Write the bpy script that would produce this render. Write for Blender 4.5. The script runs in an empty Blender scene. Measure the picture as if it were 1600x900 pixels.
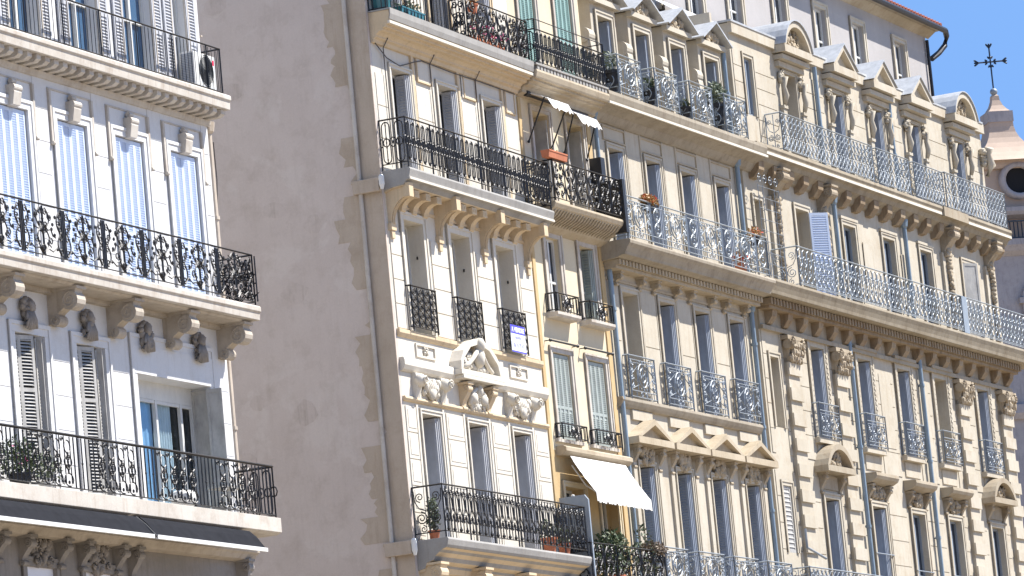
import bpy, math, random
from mathutils import Vector, Matrix
from math import sin, cos, pi, radians, tan, atan2, sqrt
RND = random.Random(7)
sc = bpy.context.scene
COL = sc.collection

# ------------------------------------------------------------------ materials
def newmat(name):
    m = bpy.data.materials.new(name); m.use_nodes = True
    nt = m.node_tree
    b = nt.nodes['Principled BSDF']
    return m, nt, b
def N(nt, t, **k):
    n = nt.nodes.new(t)
    for a, v in k.items(): setattr(n, a, v)
    return n
def ramp(nt, src, stops):
    r = N(nt, 'ShaderNodeValToRGB'); e = r.color_ramp.elements
    while len(e) < len(stops): e.new(0.5)
    for i, (p, c) in enumerate(stops):
        e[i].position = p; e[i].color = (c[0], c[1], c[2], 1) if hasattr(c, '__len__') else (c, c, c, 1)
    nt.links.new(src, r.inputs[0]); return r.outputs[0]
def mixc(nt, fac, a, b, mode='MIX'):
    m = N(nt, 'ShaderNodeMix', data_type='RGBA', blend_type=mode)
    def put(sock, v):
        if hasattr(v, 'links') or hasattr(v, 'is_linked'): nt.links.new(v, sock)
        elif hasattr(v, '__len__'): sock.default_value = (v[0], v[1], v[2], 1)
        else: sock.default_value = v
    put(m.inputs[0], fac); put(m.inputs[6], a); put(m.inputs[7], b)
    return m.outputs[2]
def noise(nt, co, scale, detail=5, rough=.6, stretch=(1, 1, 1), dist=0):
    mp = N(nt, 'ShaderNodeMapping'); mp.inputs['Scale'].default_value = stretch
    nt.links.new(co, mp.inputs[0])
    n = N(nt, 'ShaderNodeTexNoise'); n.inputs['Scale'].default_value = scale
    n.inputs['Detail'].default_value = detail; n.inputs['Roughness'].default_value = rough
    n.inputs['Distortion'].default_value = dist
    nt.links.new(mp.outputs[0], n.inputs['Vector']); return n.outputs[0]
def stone(name, c1, c2, dirt, dirt_amt=.5, rough=.85, bump=.25, streak=.5, patch=None):
    m, nt, b = newmat(name)
    co = N(nt, 'ShaderNodeTexCoord').outputs['Object']
    big = noise(nt, co, .9, 6, .65)
    f = ramp(nt, big, [(.38, 0), (.62, 1)])
    col = mixc(nt, f, c1, c2)
    if patch:
        pn = noise(nt, co, .55, 4, .7, (1, 1, 1.2), .6)
        col = mixc(nt, ramp(nt, pn, [(.54, 0), (.60, 1)]), col, patch)
    # run-off streaks and blotches of grime with a shape of their own
    st = noise(nt, co, 1.0, 5, .7, (7, 7, .55))
    bl = noise(nt, co, 2.3, 6, .7)
    s1 = ramp(nt, st, [(.52, 0), (.72, streak)])
    s2 = ramp(nt, bl, [(.5, 0), (.75, dirt_amt)])
    col = mixc(nt, s1, col, dirt)
    col = mixc(nt, s2, col, dirt)
    fine = noise(nt, co, 28, 4, .7)
    col = mixc(nt, .35, col, ramp(nt, fine, [(.25, .72), (.75, 1.0)]), 'MULTIPLY')
    nt.links.new(col, b.inputs['Base Color'])
    b.inputs['Roughness'].default_value = rough
    b.inputs['Specular IOR Level'].default_value = .25
    bp = N(nt, 'ShaderNodeBump'); bp.inputs['Strength'].default_value = bump; bp.inputs['Distance'].default_value = .02
    mid = noise(nt, co, 9, 6, .7)
    nt.links.new(mid, bp.inputs['Height']); nt.links.new(bp.outputs[0], b.inputs['Normal'])
    return m
def paint(name, c, rough=.5, metal=0, var=.25, dirt=None, spec=.5):
    m, nt, b = newmat(name)
    co = N(nt, 'ShaderNodeTexCoord').outputs['Object']
    n = noise(nt, co, 5, 5, .7, (1, 1, .5))
    d = dirt or tuple(x * (1 - var) for x in c)
    nt.links.new(mixc(nt, ramp(nt, n, [(.35, 0), (.7, 1)]), c, d), b.inputs['Base Color'])
    b.inputs['Roughness'].default_value = rough; b.inputs['Metallic'].default_value = metal; b.inputs['Specular IOR Level'].default_value = spec
    return m
def glassmat(name, c, rough=.06):
    m, nt, b = newmat(name)
    b.inputs['Base Color'].default_value = (*c, 1); b.inputs['Roughness'].default_value = rough
    b.inputs['Specular IOR Level'].default_value = .8
    return m
def clearglass(name):
    m, nt, b = newmat(name)
    nt.nodes.remove(b)
    t = N(nt, 'ShaderNodeBsdfTransparent'); t.inputs[0].default_value = (.85, .92, .97, 1)
    g = N(nt, 'ShaderNodeBsdfGlossy'); g.inputs['Roughness'].default_value = .04
    lw_ = N(nt, 'ShaderNodeLayerWeight'); lw_.inputs[0].default_value = .5; fr = N(nt, 'ShaderNodeMath', operation='POWER'); nt.links.new(lw_.outputs[1], fr.inputs[0]); fr.inputs[1].default_value = 4
    mx = N(nt, 'ShaderNodeMixShader'); out = nt.nodes['Material Output']
    nt.links.new(fr.outputs[0], mx.inputs[0]); nt.links.new(t.outputs[0], mx.inputs[1]); nt.links.new(g.outputs[0], mx.inputs[2])
    nt.links.new(mx.outputs[0], out.inputs[0]); return m
def leafmat(name, a, b2):
    m, nt, b = newmat(name)
    co = N(nt, 'ShaderNodeTexCoord').outputs['Object']
    nt.links.new(mixc(nt, ramp(nt, noise(nt, co, 9, 3), [(.35, 0), (.65, 1)]), a, b2), b.inputs['Base Color'])
    b.inputs['Roughness'].default_value = .6
    return m
M = {}
M['A'] = stone('white_render', (.65, .652, .658), (.62, .62, .622), (.42, .38, .33), .22, streak=.22)
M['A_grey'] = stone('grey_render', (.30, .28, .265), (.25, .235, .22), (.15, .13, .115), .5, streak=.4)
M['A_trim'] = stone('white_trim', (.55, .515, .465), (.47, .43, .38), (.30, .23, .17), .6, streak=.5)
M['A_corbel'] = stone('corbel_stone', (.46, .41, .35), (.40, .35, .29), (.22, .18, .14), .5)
M['mask'] = stone('dark_carving', (.33, .30, .275), (.24, .22, .20), (.08, .07, .065), .6)
M['B'] = stone('cream_stone', (.64, .60, .53), (.60, .56, .485), (.45, .38, .29), .25, streak=.25)
M['B_trim'] = stone('cream_trim_bounce_tint', (.62, .50, .345), (.57, .45, .30), (.36, .29, .21), .35)  # warm bounced light on the soffits is put into this colour
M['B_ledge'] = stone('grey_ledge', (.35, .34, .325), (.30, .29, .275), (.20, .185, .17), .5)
M['side'] = stone('party_wall_plaster', (.575, .505, .46), (.545, .475, .43), (.32, .26, .205), .35, streak=.12, patch=(.585, .52, .475))
M['quoin'] = stone('party_wall_quoins', (.48, .405, .33), (.44, .37, .295), (.33, .26, .19), .5, bump=.4)
M['Y'] = stone('yellow_render', (.66, .575, .42), (.63, .54, .385), (.52, .42, .27), .3, streak=.25)
M['Y_dark'] = stone('ochre_render', (.54, .40, .22), (.49, .36, .19), (.40, .24, .1), .35)
M['C'] = stone('buff_stone', (.52, .475, .395), (.47, .425, .345), (.36, .28, .19), .4, streak=.35)
M['C_trim'] = stone('buff_trim_bounce_tint', (.48, .41, .31), (.41, .345, .25), (.27, .20, .13), .55, streak=.5)  # stone colour with the orange of bounced light mixed in
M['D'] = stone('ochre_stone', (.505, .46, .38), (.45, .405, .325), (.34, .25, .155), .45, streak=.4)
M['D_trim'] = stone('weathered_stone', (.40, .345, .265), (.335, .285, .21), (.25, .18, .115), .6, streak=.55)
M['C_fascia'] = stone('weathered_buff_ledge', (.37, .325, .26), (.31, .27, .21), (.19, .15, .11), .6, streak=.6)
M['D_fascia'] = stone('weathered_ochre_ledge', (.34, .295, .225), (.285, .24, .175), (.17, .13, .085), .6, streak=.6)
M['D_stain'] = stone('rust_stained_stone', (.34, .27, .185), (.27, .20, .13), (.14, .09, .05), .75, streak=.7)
M['carve'] = stone('carved_stone', (.42, .355, .265), (.34, .28, .2), (.16, .11, .07), .7)
M['iron'] = paint('black_iron', (.018, .018, .022), .45, .3)
M['galv'] = paint('grey_painted_iron', (.25, .29, .34), .5, .1, .3)
M['galv_pale'] = paint('pale_painted_iron', (.31, .355, .40), .5, .1, .25)
M['zinc'] = paint('zinc_sheet', (.46, .47, .48), .5, .1, .3)
M['pipe_blue'] = paint('blue_grey_pipe', (.22, .29, .36), .5, 0, .25)
M['pipe_tan'] = paint('tan_pipe', (.55, .47, .38), .6, 0, .25)
M['sh_blue'] = paint('pale_blue_shutter', (.56, .65, .82), .6, 0, .1)
M['sh_white'] = paint('worn_white_shutter', (.44, .43, .41), .7, 0, .35)
M['sh_grey'] = paint('blue_grey_shutter', (.33, .37, .44), .6, 0, .2)
M['sh_greyB'] = paint('grey_shutter', (.46, .47, .50), .65, 0, .2)
M['sh_green'] = paint('sea_green_shutter', (.28, .43, .40), .6, 0, .25)
M['sh_greeny'] = paint('worn_green_grey_shutter', (.36, .40, .38), .6, 0, .25)
M['wood'] = paint('white_window_frame', (.62, .62, .60), .5, 0, .15)
M['wood_dark'] = paint('grey_window_frame', (.25, .29, .34), .5, 0, .15)
M['glass'] = glassmat('dark_pane', (.016, .022, .035))
M['glass_blue'] = glassmat('blue_pane', (.05, .11, .2))
M['clear'] = clearglass('clear_pane')
M['curtain'] = paint('blue_curtain', (.30, .44, .55), .9, 0, .15)
M['curtain_w'] = paint('grey_curtain', (.72, .72, .68), .9, 0, .2)
M['room'] = paint('dark_room', (.05, .045, .04), .9)
M['awn_white'] = paint('white_awning_cloth', (.70, .69, .67), .8, 0, .10)
M['awn_grey'] = paint('charcoal_awning_cloth', (.022, .023, .028), 1.0, 0, .3, None, .08)
M['terra'] = paint('terracotta', (.50, .17, .085), .8)
M['teal'] = paint('teal_glaze', (.05, .17, .19), .25)
M['white_plastic'] = paint('white_plastic', (.72, .72, .70), .45, 0, .1)
M['black'] = paint('black_plastic', (.02, .02, .022), .5)
M['red'] = paint('red_sticker', (.7, .03, .08), .5, 0, .05)
M['sign_blue'] = paint('blue_sign', (.09, .07, .55), .4, 0, .05)
M['sign_white'] = paint('white_sign', (.76, .78, .85), .4, 0, .05)
M['ink_blue'] = paint('pale_print', (.35, .36, .55), .6, 0, .1)
M['leaf'] = leafmat('green_leaves', (.035, .065, .022), (.075, .10, .04))
M['leaf_olive'] = leafmat('olive_leaves', (.09, .12, .07), (.15, .18, .12))
M['leaf_dry'] = leafmat('dry_leaves', (.30, .20, .07), (.45, .22, .07))
M['petal'] = leafmat('pink_petals', (.55, .05, .22), (.6, .12, .3))
M['petal_red'] = leafmat('red_petals', (.5, .03, .02), (.55, .12, .03))
M['tile'] = paint('roof_tile', (.36, .10, .055), .85, 0, .4)
M['E'] = stone('pale_grey_render', (.40, .38, .375), (.36, .345, .34), (.34, .31, .29), .3)
M['church'] = stone('pink_render', (.50, .39, .31), (.46, .355, .28), (.36, .27, .21), .3, streak=.2)
M['church_trim'] = stone('grey_pink_stone', (.42, .385, .38), (.37, .34, .34), (.17, .15, .15), .4)
M['cross'] = paint('dark_blue_iron', (.02, .035, .06), .5, .3)
M['bell_dark'] = paint('belfry_dark', (.01, .01, .012), .9)
M['rope'] = paint('cable', (.09, .08, .08), .7)

# ------------------------------------------------------------------ mesh kit
class MB:
    def __init__(s): s.v = []; s.f = []; s.m = []
    def add(s, vs, fs, mi=0):
        o = len(s.v); s.v += [tuple(p) for p in vs]
        for f in fs: s.f.append(tuple(i + o for i in f)); s.m.append(mi)
    def box(s, x0, x1, y0, y1, z0, z1, mi=0):
        if x0 > x1: x0, x1 = x1, x0
        if y0 > y1: y0, y1 = y1, y0
        if z0 > z1: z0, z1 = z1, z0
        s.add([(x0,y0,z0),(x1,y0,z0),(x1,y1,z0),(x0,y1,z0),(x0,y0,z1),(x1,y0,z1),(x1,y1,z1),(x0,y1,z1)],
              [(0,3,2,1),(4,5,6,7),(0,1,5,4),(1,2,6,5),(2,3,7,6),(3,0,4,7)], mi)
    def poly(s, pts, axis, a, b, mi=0):
        """prism: polygon pts extruded from a to b; axis 'x': pts are (o,z) ; axis 'y': pts are (u,z), a/b are o"""
        n = len(pts)
        if axis == 'x': v = [(a, -o, z) for o, z in pts] + [(b, -o, z) for o, z in pts]
        elif axis == 'y': v = [(u, -a, z) for u, z in pts] + [(u, -b, z) for u, z in pts]
        else: v = [(u, -o, a) for u, o in pts] + [(u, -o, b) for u, o in pts]
        f = [tuple(range(n)), tuple(range(2*n-1, n-1, -1))] + [(i, i+n, (i+1) % n + n, (i+1) % n) for i in range(n)]
        s.add(v, f, mi)
    def flat(s, pts, Mp, r, closed=False, rd=None, mi=0):
        """iron bar laid along a flat curve: pts (a,z); Mp maps (a,z,d) to space"""
        rd = rd or r; n = len(pts); vs = []
        for i, (a, z) in enumerate(pts):
            p0 = pts[i-1] if (i > 0 or closed) else pts[i]
            p1 = pts[(i+1) % n] if (i < n-1 or closed) else pts[i]
            dx, dz = p1[0]-p0[0], p1[1]-p0[1]; L = math.hypot(dx, dz) or 1
            nx, nz = -dz/L*r, dx/L*r
            vs += [Mp(a+nx, z+nz, 0), Mp(a, z, rd), Mp(a-nx, z-nz, 0), Mp(a, z, -rd)]
        fs = []
        for i in range(n if closed else n-1):
            j = (i+1) % n
            for k in range(4): fs.append((4*i+k, 4*i+(k+1) % 4, 4*j+(k+1) % 4, 4*j+k))
        if not closed: fs += [(0,1,2,3), (4*n-1,4*n-2,4*n-3,4*n-4)]
        s.add(vs, fs, mi)
    def tube(s, pts, r, n=8, mi=0, radii=None):
        pts = [Vector(p) for p in pts]; rings = []
        for i, p in enumerate(pts):
            t = (pts[min(i+1, len(pts)-1)] - pts[max(i-1, 0)]).normalized()
            h = Vector((0,0,1)) if abs(t.z) < .9 else Vector((1,0,0))
            a = t.cross(h).normalized(); b = t.cross(a)
            rr = radii[i] if radii else r
            rings.append([p + (a*cos(2*pi*k/n) + b*sin(2*pi*k/n))*rr for k in range(n)])
        v = [q for R in rings for q in R]; f = []
        for i in range(len(pts)-1):
            for k in range(n): f.append((i*n+k, i*n+(k+1) % n, (i+1)*n+(k+1) % n, (i+1)*n+k))
        f += [tuple(range(n-1, -1, -1)), tuple(range((len(pts)-1)*n, len(pts)*n))]
        s.add(v, f, mi)
    def ball(s, c, rx, ry=None, rz=None, seg=7, ring=5, mi=0, wob=0):
        ry = ry or rx; rz = rz or rx; v = []; f = []
        for i in range(1, ring):
            t = pi*i/ring
            for k in range(seg):
                w = 1 + (RND.uniform(-wob, wob) if wob else 0)
                a = 2*pi*k/seg
                v.append((c[0]+rx*w*sin(t)*cos(a), c[1]+ry*w*sin(t)*sin(a), c[2]+rz*w*cos(t)))
        top = len(v); v += [(c[0],c[1],c[2]+rz), (c[0],c[1],c[2]-rz)]
        for i in range(ring-2):
            for k in range(seg): f.append((i*seg+k, (i+1)*seg+k, (i+1)*seg+(k+1) % seg, i*seg+(k+1) % seg))
        for k in range(seg):
            f.append((top, k, (k+1) % seg)); f.append((top+1, (ring-2)*seg+(k+1) % seg, (ring-2)*seg+k))
        s.add(v, f, mi)
    def lathe(s, c, prof, n=12, mi=0):
        v = []; f = []
        for r, z in prof:
            for k in range(n): v.append((c[0]+r*cos(2*pi*k/n), c[1]+r*sin(2*pi*k/n), c[2]+z))
        for i in range(len(prof)-1):
            for k in range(n): f.append((i*n+k, i*n+(k+1) % n, (i+1)*n+(k+1) % n, (i+1)*n+k))
        f += [tuple(range(n-1,-1,-1)), tuple(range((len(prof)-1)*n, len(prof)*n))]
        s.add(v, f, mi)
    def drum(s, x0, x1, o, z, r, n=14, mi=0):
        v = []
        for x in (x0, x1):
            for k in range(n): v.append((x, -o + r*cos(2*pi*k/n), z + r*sin(2*pi*k/n)))
        f = [tuple(range(n)), tuple(range(2*n-1, n-1, -1))] + [(k, n+k, n+(k+1) % n, (k+1) % n) for k in range(n)]
        s.add(v, f, mi)
    def build(s, name, mats, parent=None, smooth=False, bevel=0):
        me = bpy.data.meshes.new(name); me.from_pydata(s.v, [], s.f)
        if not isinstance(mats, (list, tuple)): mats = [mats]
        for m in mats: me.materials.append(m)
        me.polygons.foreach_set('material_index', s.m)
        if smooth: me.polygons.foreach_set('use_smooth', [True]*len(s.f))
        me.update()
        import bmesh
        bm = bmesh.new(); bm.from_mesh(me); bmesh.ops.recalc_face_normals(bm, faces=bm.faces); bm.to_mesh(me); bm.free()
        o = bpy.data.objects.new(name, me); COL.objects.link(o)
        if parent: o.parent = parent
        if bevel:
            md = o.modifiers.new('bevel', 'BEVEL'); md.width = bevel; md.segments = 2; md.limit_method = 'ANGLE'; md.angle_limit = .6
        return o
def tag(o, label, cat, group=None, kind=None):
    o['label'] = label; o['category'] = cat
    if group: o['group'] = group
    if kind: o['kind'] = kind
    return o
def empty(name, loc, rz=0):
    e = bpy.data.objects.new(name, None); COL.objects.link(e); e.location = loc; e.rotation_euler = (0, 0, rz); return e
def kid(o, label): o['label'] = label; return o

# ------------------------------------------------------------------ iron patterns
def spiral(cx, cz, R, a0, turns, d=1, n=12, rin=.2):
    return [(cx + R*(rin+(1-rin)*(1-t/n))*cos(a0+d*2*pi*turns*t/n), cz + R*(rin+(1-rin)*(1-t/n))*sin(a0+d*2*pi*turns*t/n)) for t in range(n+1)]
def cscroll(x, za, zb, b, rs, side=1, n=9):
    """C-shaped scroll from za (top) to zb (bottom), bulging towards side, ends curled"""
    top = spiral(x, za-rs, rs, pi/2, 1.1, -side if side > 0 else 1, 9)
    bot = spiral(x, zb+rs, rs, -pi/2, 1.1, side if side > 0 else -1, 9)
    top = [(2*x-p[0] if False else p[0], p[1]) for p in top]
    arc = [(x + side*b*sin(pi*t/n), za + (zb-za)*t/n) for t in range(1, n)]
    # curls turn away from the bulge
    if side > 0:
        top = spiral(x, za-rs, rs, pi/2, 1.1, 1, 9); bot = spiral(x, zb+rs, rs, -pi/2, 1.1, -1, 9)
    else:
        top = spiral(x, za-rs, rs, pi/2, 1.1, -1, 9); bot = spiral(x, zb+rs, rs, -pi/2, 1.1, 1, 9)
    return top[::-1] + arc + bot
def ring(cx, cz, rx, rz, n=10): return [(cx+rx*cos(2*pi*k/n), cz+rz*sin(2*pi*k/n)) for k in range(n)]
def bar(x, z0, z1): return [(x, z0), (x, z1)]
# each pattern returns list of (pts, radius, closed) and a list of blobs (a,z,ra,rz)
def p_plain(w, h): return [(bar(w/2, 0, h), .0075, 0)], []
def p_scroll(w, h):
    L = []; B = []
    for dx in (-.055, 0, .055): L.append((bar(max(0, dx) if False else dx, .0, h-.0), .009, 0))
    c = w/2
    L.append((bar(c, 0, h), .013, 0))
    for z in (.2, .45, .62, .74, .86): B.append((c, z*h, .035, .05))
    for s in (-1, 1):
        L.append((cscroll(c+s*.10, .97*h, .55*h, .12*1, .07, s), .0085, 0))
        L.append((cscroll(c+s*.03, .60*h, .06*h, .17, .075, s), .0085, 0))
        L.append((cscroll(c+s*(w/2-.13), .95*h, .50*h, .10, .075, -s), .0085, 0))
        L.append((cscroll(c+s*(w/2-.12), .50*h, .05*h, .10, .07, -s), .0085, 0))
        L.append(([(c+s*.07, .62*h), (c+s*.16, .52*h), (c+s*.27, .55*h), (c+s*.33, .42*h), (c+s*.42, .40*h)], .008, 0))
        L.append((spiral(c+s*.24, .80*h, .09, pi/2, 1.3, s, 9), .0075, 0)); L.append((spiral(c+s*.25, .30*h, .10, -pi/2, 1.3, -s, 9), .0075, 0)); L.append((spiral(c+s*.52*w/1.4, .68*h, .07, 0, 1.2, s, 8), .0075, 0))
        L.append(([(c+s*.04, .02*h), (c+s*.16, .14*h), (c+s*.30, .10*h), (c+s*.46, .20*h), (c+s*.60*w/1.4, .06*h)], .008, 0))
        for (q, z) in ((.27, .56), (.36, .45), (.14, .25), (.40, .82), (.22, .80), (.42, .17), (.31, .66), (.09, .5)):
            B.append((c+s*q*w/1.3, z*h, .032, .045))
    return L, B
def p_scroll_dense(w, h):
    L, B = p_scroll(w, h); c = w/2
    for s in (-1, 1):
        L.append((spiral(c+s*.18, .34*h, .10, 0, 1.3, s), .009, 0)); L.append((spiral(c+s*.30, .62*h, .09, pi, 1.3, -s), .009, 0))
        for k in range(6): B.append((c+s*RND.uniform(.08, w/2-.06), RND.uniform(.08, .92)*h, .035, .045))
    return L, B
def p_lyre4(w, h):
    """four tall lyres then a run of plain bars"""
    L = []; B = []; lw = .35*w/2.2; n = 4
    for k in range(n):
        x = .08 + lw*(k+.5)
        L.append((bar(x-lw*.28, .08*h, h), .007, 0)); L.append((bar(x+lw*.28, .08*h, h), .007, 0))
        L.append((ring(x, .80*h, lw*.30, .13*h), .008, 1)); L.append((ring(x, .15*h, lw*.42, .13*h), .008, 1))
        L.append((cscroll(x+lw*.10, .64*h, .36*h, lw*.26, .05, 1), .008, 0)); L.append((cscroll(x-lw*.10, .64*h, .36*h, lw*.26, .05, -1), .008, 0))
        L.append((bar(x, .28*h, .68*h), .011, 0))
        L.append((spiral(x-lw*.5, .93*h, .05, 0, 1.2), .007, 0)); L.append((spiral(x-lw*.5, .1*h, .05, pi, 1.2), .007, 0))
        for z in (.66, .5, .35, .1): B.append((x, z*h, .028, .045))
    x0 = .08+lw*n+.05; m = 6
    for k in range(m):
        x = x0 + (w-x0)*k/(m-1) - .001; L.append((bar(x, 0, h), .009, 0))
        if k in (2, 4): B.append((x, .5*h, .028, .03))
    return L, B
def p_oval(w, h):
    L = []; B = []
    x = w*.5; q = w*.30
    pts = [(x-q, .14*h), (x-q, .86*h)] + [(x+q*cos(pi-pi*t/6), .86*h+q*1.2*sin(pi*t/6)) for t in range(1, 6)] + [(x+q, .86*h), (x+q, .14*h)] + [(x+q*cos(-pi*t/6), .14*h-q*1.2*sin(pi*t/6)) for t in range(1, 6)]
    L.append((pts, .009, 1)); L.append((bar(x, .04*h, .96*h), .008, 0))
    L.append((ring(x-w*.5, .5*h, q*.9, .11*h, 8), .009, 1)); L.append((ring(x, .5*h, q*.8, .1*h, 8), .009, 1))
    for z in (.9, .5, .62, .38, .1): B.append((x, z*h, .022, .035))
    B.append((0, .5*h, .022, .05))
    return L, B
def p_lyre(w, h):
    L = []; B = []; x = w/2
    L.append((bar(0, 0, h), .008, 0)); L.append((bar(x, .45*h, h), .008, 0))
    for s in (-1, 1):
        L.append((spiral(x+s*w*.22, .86*h, w*.2, pi/2, 1.1, s, 8), .008, 0))
        L.append(([(x+s*w*.42, .9*h), (x+s*w*.16, .72*h), (x+s*w*.1, .55*h), (x+s*w*.40, .36*h), (x+s*w*.30, .22*h), (x+s*w*.10, .28*h), (x+s*w*.16, .36*h)], .008, 0))
    L.append((bar(x, .0, .40*h), .01, 0))
    for z in (.1, .34, .52, .72): B.append((x, z*h, .025, .04))
    B.append((0, .5*h, .02, .03)); B.append((x, .05*h, .05, .05))
    return L, B
def p_big_scroll(w, h):
    L = [(bar(0, 0, h), .009, 0), (bar(w/2, 0, h), .009, 0)]; B = []
    for s in (-1, 1):
        c = w/2
        L.append((spiral(c+s*w*.24, .33*h, w*.2, pi/2, 1.8, s, 16), .009, 0))
        L.append((spiral(c+s*w*.26, .80*h, w*.15, -pi/2, 1.5, s, 12), .008, 0))
        L.append((spiral(c+s*w*.2, .09*h, w*.12, pi/2, 1.4, s, 10), .008, 0))
        L.append(([(c+s*w*.45, .95*h), (c+s*w*.42, .7*h), (c+s*w*.3, .55*h), (c+s*w*.05, .48*h)], .008, 0))
    return L, B
def p_leafy(w, h):
    L = [(bar(0, 0, h), .01, 0)]; B = []
    for z0, z1 in ((.98, .52), (.5, .04)):
        L.append((cscroll(w*.30, z0*h, z1*h, w*.2, .075, -1), .011, 0)); L.append((cscroll(w*.70, z0*h, z1*h, w*.2, .075, 1), .011, 0))
    L.append((ring(w/2, h/2, w*.16, h*.2), .011, 1))
    for k in range(14): B.append((RND.uniform(.1, .9)*w, RND.uniform(.08, .92)*h, .03, .045))
    return L, B
def p_oval_panel(w, h):
    """medallion panel over a low band of squares (grey cast iron)"""
    L = [(bar(.03, 0, h), .011, 0), (bar(w-.03, 0, h), .011, 0), ([(0, .15*h), (w, .15*h)], .009, 0), ([(.03, .93*h), (w-.03, .93*h)], .008, 0)]
    B = []; c = w/2
    k = max(2, int(w/.28))
    for i in range(k+1): L.append((bar(.03+(w-.06)*i/k, 0, .15*h), .008, 0))
    rx = min(.26, w*.24)
    L.append((ring(c, .56*h, rx, .30*h, 14), .013, 1)); L.append((ring(c, .56*h, rx*.55, .18*h, 10), .011, 1))
    L.append((bar(c, .15*h, .93*h), .009, 0))
    for s in (-1, 1):
        e = c + s*(w/2-.12)
        L.append((cscroll(e, .90*h, .58*h, .06, .05, -s), .010, 0)); L.append((cscroll(e, .52*h, .20*h, .06, .05, -s), .010, 0))
        L.append((spiral(c+s*rx*.5, .56*h, rx*.3, 0, 1.2, s, 8), .008, 0))
        L.append((bar(c+s*(rx+.045), .17*h, .90*h), .008, 0))
        for z in (.25, .42, .56, .7, .84): B.append((c+s*(w/2-.08)+RND.uniform(-.02, .02), z*h, .026, .032))
        for z in (.22, .9): B.append((c+s*rx*.6, z*h, .03, .03))
    for z in (.2, .38, .56, .74, .9): B.append((c, z*h, .032, .04))
    for s in (-1, 1):
        for z in (.28, .48, .66, .84): L.append((spiral(c+s*(w/2-.17), z*h, .06, RND.uniform(0, 6), 1.2, s, 8), .009, 0))
        L.append(([(c+s*(w/2-.04), .9*h), (c+s*rx*.9, .80*h), (c+s*(w/2-.1), .56*h), (c+s*rx*.9, .32*h), (c+s*(w/2-.04), .18*h)], .009, 0))
        L.append((ring(c+s*rx*.45, .085*h, .05, .05, 7), .008, 1))
    L.append(([(.03, .86*h), (w-.03, .86*h)], .007, 0))
    return L, B
def p_narrow_panel(w, h):
    L = [(bar(.03, 0, h), .010, 0), ([(0, .15*h), (w, .15*h)], .009, 0), ([(.03, .93*h), (w-.03, .93*h)], .008, 0)]
    B = []; c = w/2
    for i in range(3): L.append((bar(.03+(w-.06)*i/2, 0, .15*h), .008, 0))
    for z0, z1 in ((.92, .55), (.53, .18)):
        L.append((cscroll(c-.03, z0*h, z1*h, w*.2, .05, -1), .009, 0)); L.append((cscroll(c+.03, z0*h, z1*h, w*.2, .05, 1), .009, 0))
    for z in (.25, .36, .54, .7, .82): B.append((c, z*h, .035, .035)); 
    return L, B
def p_arch(w, h):
    """round-headed loops over drops and small lyres (grey)"""
    L = []; B = []; c = w/2; q = w*.42
    L.append(([(c-q, .60*h), (c-q, .86*h)] + [(c+q*cos(pi-pi*t/6), .86*h+.11*h*sin(pi*t/6)) for t in range(1, 6)] + [(c+q, .86*h), (c+q, .60*h)], .010, 0))
    L.append((bar(0, 0, .82*h), .009, 0))
    L.append((ring(c, .74*h, q*.6, .045*h, 8), .009, 1)); L.append((bar(c, .3*h, .68*h), .008, 0))
    L.append(([(c-q, .60*h), (c, .46*h), (c+q, .60*h)], .008, 0))
    L.append((ring(c, .17*h, q*.8, .10*h, 9), .009, 1)); L.append((ring(c, .36*h, q*.5, .06*h, 8), .009, 1))
    L.append(([(0, .04*h), (w, .04*h)], .008, 0))
    for z in (.6, .5, .29, .1): B.append((c, z*h, .03, .04))
    B.append((0, .72*h, .03, .03)); B.append((0, .28*h, .025, .03))
    return L, B
def p_lattice(w, h):
    L = [(bar(0, 0, h), .008, 0)]; B = []; c = w/2
    for z in (.10, .30, .52, .74, .90): L.append((ring(c, z*h, w*.36, .085*h, 8), .008, 1))
    L.append(([(0, .2*h), (w, .2*h)], .007, 0)); L.append(([(0, .82*h), (w, .82*h)], .007, 0))
    L.append(([(0, 0), (w, .42*h)], .006, 0)); L.append(([(w, .42*h), (0, .8*h)], .006, 0))
    for z in (.2, .42, .62, .82): B.append((c, z*h, .022, .022))
    return L, B
def p_guard(w, h):
    """low D-building window guard: two top bars and a lyre panel"""
    L = [([(0, .8*h), (w, .8*h)], .011, 0), ([(0, .12*h), (w, .12*h)], .010, 0), (bar(0, 0, h), .012, 0), (bar(w, 0, h), .012, 0), ([(0, .70*h), (w, .70*h)], .008, 0)]; B = []; c = w/2
    L.append((bar(c, 0, .8*h), .010, 0))
    for s in (-1, 1):
        L.append((spiral(c+s*w*.14, .42*h, .12, pi/2, 1.4, s, 12), .011, 0)); L.append((spiral(c+s*w*.36, .50*h, .10, -pi/2, 1.4, s, 12), .011, 0))
        L.append((spiral(c+s*w*.34, .24*h, .08, pi/2, 1.3, s, 10), .010, 0)); L.append((bar(c+s*w*.25, .12*h, .7*h), .008, 0))
        for q, z in ((.1, .62), (.3, .6), (.42, .2), (.2, .2), (.08, .25), (.44, .62)): B.append((c+s*q*w, z*h, .032, .035))
    return L, B
def p_twist(w, h):
    L = []; B = []; n = 4
    for k in range(n+1): L.append((bar(w*k/n, 0, h), .011, 0))
    for k in range(n):
        x = w*(k+.5)/n
        for z in (.12, .31, .5, .69, .88): L.append((ring(x, z*h, w/n*.30, .085*h, 8), .009, 1)); B.append((x, z*h, .022, .03))
        L.append((spiral(x, .95*h, .04, 0, 1), .008, 0))
    return L, B
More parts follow.
